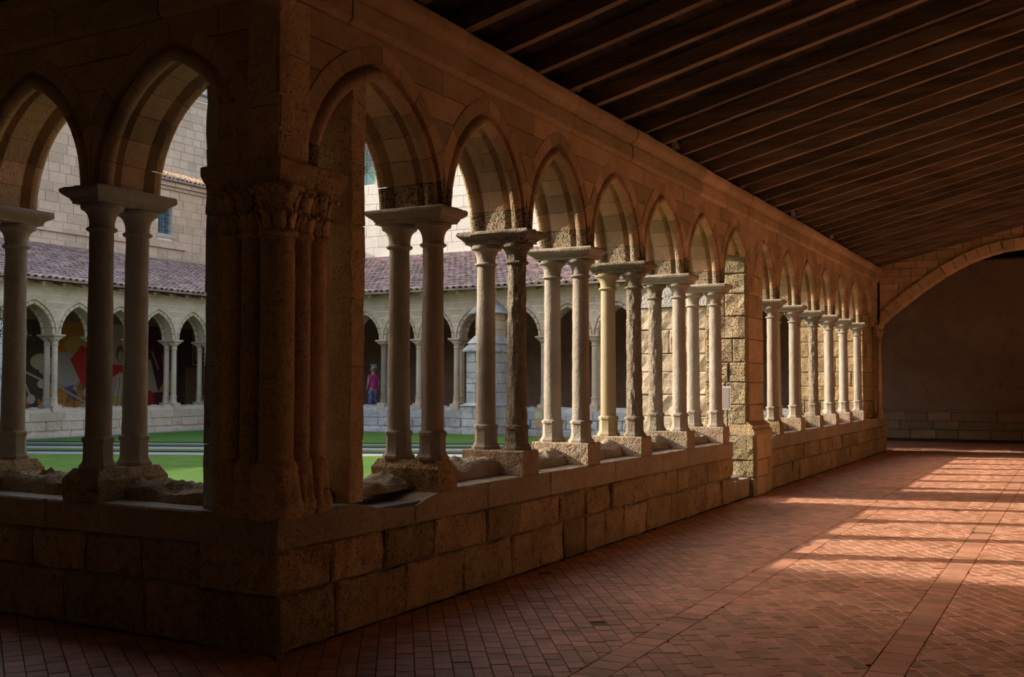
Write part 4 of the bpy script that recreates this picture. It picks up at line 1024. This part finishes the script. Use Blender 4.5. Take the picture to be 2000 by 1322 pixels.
def person(loc, rz, label, top, legs, seated=False):
    p = empty('person', loc, rz, label=label, cat='person', kind='thing')
    h = .0
    if not seated:
        J = [(0, 0, .96, .13, .10), (0, 0, 1.15, .12, .085), (0, 0, 1.34, .15, .09), (0, 0, 1.44, .06), (0, .01, 1.53, .055), (0, .03, 1.62, .078, .095), (0, .02, 1.71, .07, .08),
             (.17, 0, 1.40, .05), (.22, -.02, 1.15, .038), (.17, .12, .97, .03), (.10, .2, .95, .022),
             (-.17, 0, 1.40, .05), (-.22, -.02, 1.15, .038), (-.17, .12, .97, .03), (-.05, .2, .95, .022),
             (.09, 0, .86, .085), (.10, .01, .50, .055), (.10, -.02, .10, .038), (.10, .1, .04, .035),
             (-.09, 0, .86, .085), (-.10, .02, .50, .055), (-.10, -.01, .10, .038), (-.10, .11, .04, .035)]
        E = [(0, 1), (1, 2), (2, 3), (3, 4), (4, 5), (5, 6), (2, 7), (7, 8), (8, 9), (9, 10), (2, 11), (11, 12), (12, 13), (13, 14), (0, 15), (15, 16), (16, 17), (17, 18), (0, 19), (19, 20), (20, 21), (21, 22)]
        skin('body', J, E, M_SKIN, p)
        skin('shirt', [(0, 0, .92, .17, .13), (0, 0, 1.15, .145, .11), (0, 0, 1.34, .17, .11), (.15, 0, 1.40, .065), (-.15, 0, 1.40, .065), (.19, -.01, 1.33, .06), (-.19, -.01, 1.33, .06), (0, 0, 1.42, .08)], [(0, 1), (1, 2), (2, 3), (2, 4), (3, 5), (4, 6), (2, 7)], top, p)
        for s in (1, -1): skin('trouser_leg', [(s*.085, 0, 1.0, .115), (s*.10, .01, .52, .075), (s*.10, -.01, .12, .058)], [(0, 1), (1, 2)], legs, p)
        hz = 1.66
    else:
        J = [(0, 0, .5, .14, .11), (0, -.02, .72, .12, .09), (0, 0, .92, .16, .09), (0, .01, 1.02, .06), (0, .02, 1.1, .055), (0, .04, 1.2, .078, .095), (0, .03, 1.29, .07, .08),
             (.18, .02, .97, .05), (.22, .1, .74, .038), (.12, .32, .66, .03), (-.18, .02, .97, .05), (-.22, .1, .74, .038), (-.12, .32, .66, .03),
             (.1, .1, .5, .085), (.11, .45, .5, .06), (.11, .45, .08, .04), (-.1, .1, .5, .085), (-.11, .45, .5, .06), (-.11, .45, .08, .04)]
        E = [(0, 1), (1, 2), (2, 3), (3, 4), (4, 5), (5, 6), (2, 7), (7, 8), (8, 9), (2, 10), (10, 11), (11, 12), (0, 13), (13, 14), (14, 15), (0, 16), (16, 17), (17, 18)]
        skin('body', J, E, M_SKIN, p)
        skin('shirt', [(0, 0, .48, .17, .14), (0, -.02, .72, .15, .115), (0, 0, .92, .18, .11), (.17, .02, .97, .065), (-.17, .02, .97, .065), (.21, .08, .8, .055), (-.21, .08, .8, .055)], [(0, 1), (1, 2), (2, 3), (2, 4), (3, 5), (4, 6)], top, p)
        for s in (1, -1): skin('trouser_leg', [(s*.09, .05, .5, .10), (s*.11, .45, .5, .075), (s*.11, .45, .12, .055)], [(0, 1), (1, 2)], legs, p)
        hz = 1.24
    skin('hair', [(0, -.0, hz+.02, .09, .10), (0, -.015, hz+.08, .075, .08), (0, -.045, hz-.04, .07, .05)], [(0, 1), (0, 2)], M_HAIR if top is M_PINK else M_DK, p)
    for s in (1, -1): MB().lathe([(.002, -.008), (.008, 0), (.002, .008)], 8, c=(s*.028, (.03 if not seated else .04)+.088, hz-.02)).obj('eye', M_DK, p)
    MB().lathe([(.012, -.02), (.008, .0), (.002, .015)], 8, c=(0, (.03 if not seated else .04)+.098, hz-.045)).obj('nose', M_SKIN, p)
    MB().box(-.022, .022, (.03 if not seated else .04)+.084, (.03 if not seated else .04)+.092, hz-.088, hz-.08).obj('mouth', M_PINK, p)
    return p
person((-15.95, 22.9, .45), math.radians(75), 'person in a sleeveless pink top and dotted trousers standing behind the far columns', M_PINK, M_DOT)
person((-15.25, 23.2, .45), math.radians(170), 'seated person in dark blue clothes half hidden behind the far columns', M_BLUE, M_DK, True)
be = empty('stone_bench', (-15.25, 23.3, .45), label='low stone bench under the seated person in blue', cat='bench', kind='thing')
MB().box(-.5, .5, -.2, .25, .34, .4).obj('seat', M_LICH, be); MB().box(-.42, -.3, -.15, .2, 0, .34).obj('leg', M_LICH, be); MB().box(.3, .42, -.15, .2, 0, .34).obj('leg', M_LICH, be)
# evergreen whose branch reaches into the left arch
tr = empty('small_evergreen', (-16.6, 9.6, .2), label='small evergreen tree on the lawn at the left edge of the garden', cat='tree', kind='thing')
MB().tube((0, 0, 0), (.05, 0, 3.2), .09, 8, .03).obj('trunk', M_WOOD, tr)
mb = MB(); rt = random.Random(2)
for i in range(2600):
    t = rt.random(); z = 2.5+t*.9; rad = (1-t)*.95+.12; a = rt.uniform(0, 6.28); q = rad*math.sqrt(rt.random()); x, y = q*math.cos(a), q*math.sin(a); s = .07
    d = Vector((rt.uniform(-1, 1), rt.uniform(-1, 1), rt.uniform(-.3, .6))).normalized()*s; e = d.cross(Vector((0, 0, 1))).normalized()*.02 if abs(d.z) < .069 else Vector((.02, 0, 0))
    p = Vector((x, y, z-.12*q)); mb.V += [tuple(p-e), tuple(p+e), tuple(p+d)]; n = len(mb.V); mb.F.append((n-3, n-2, n-1))
o = mb.obj('foliage', M_LEAF, tr, recalc=False); o['kind'] = 'stuff'
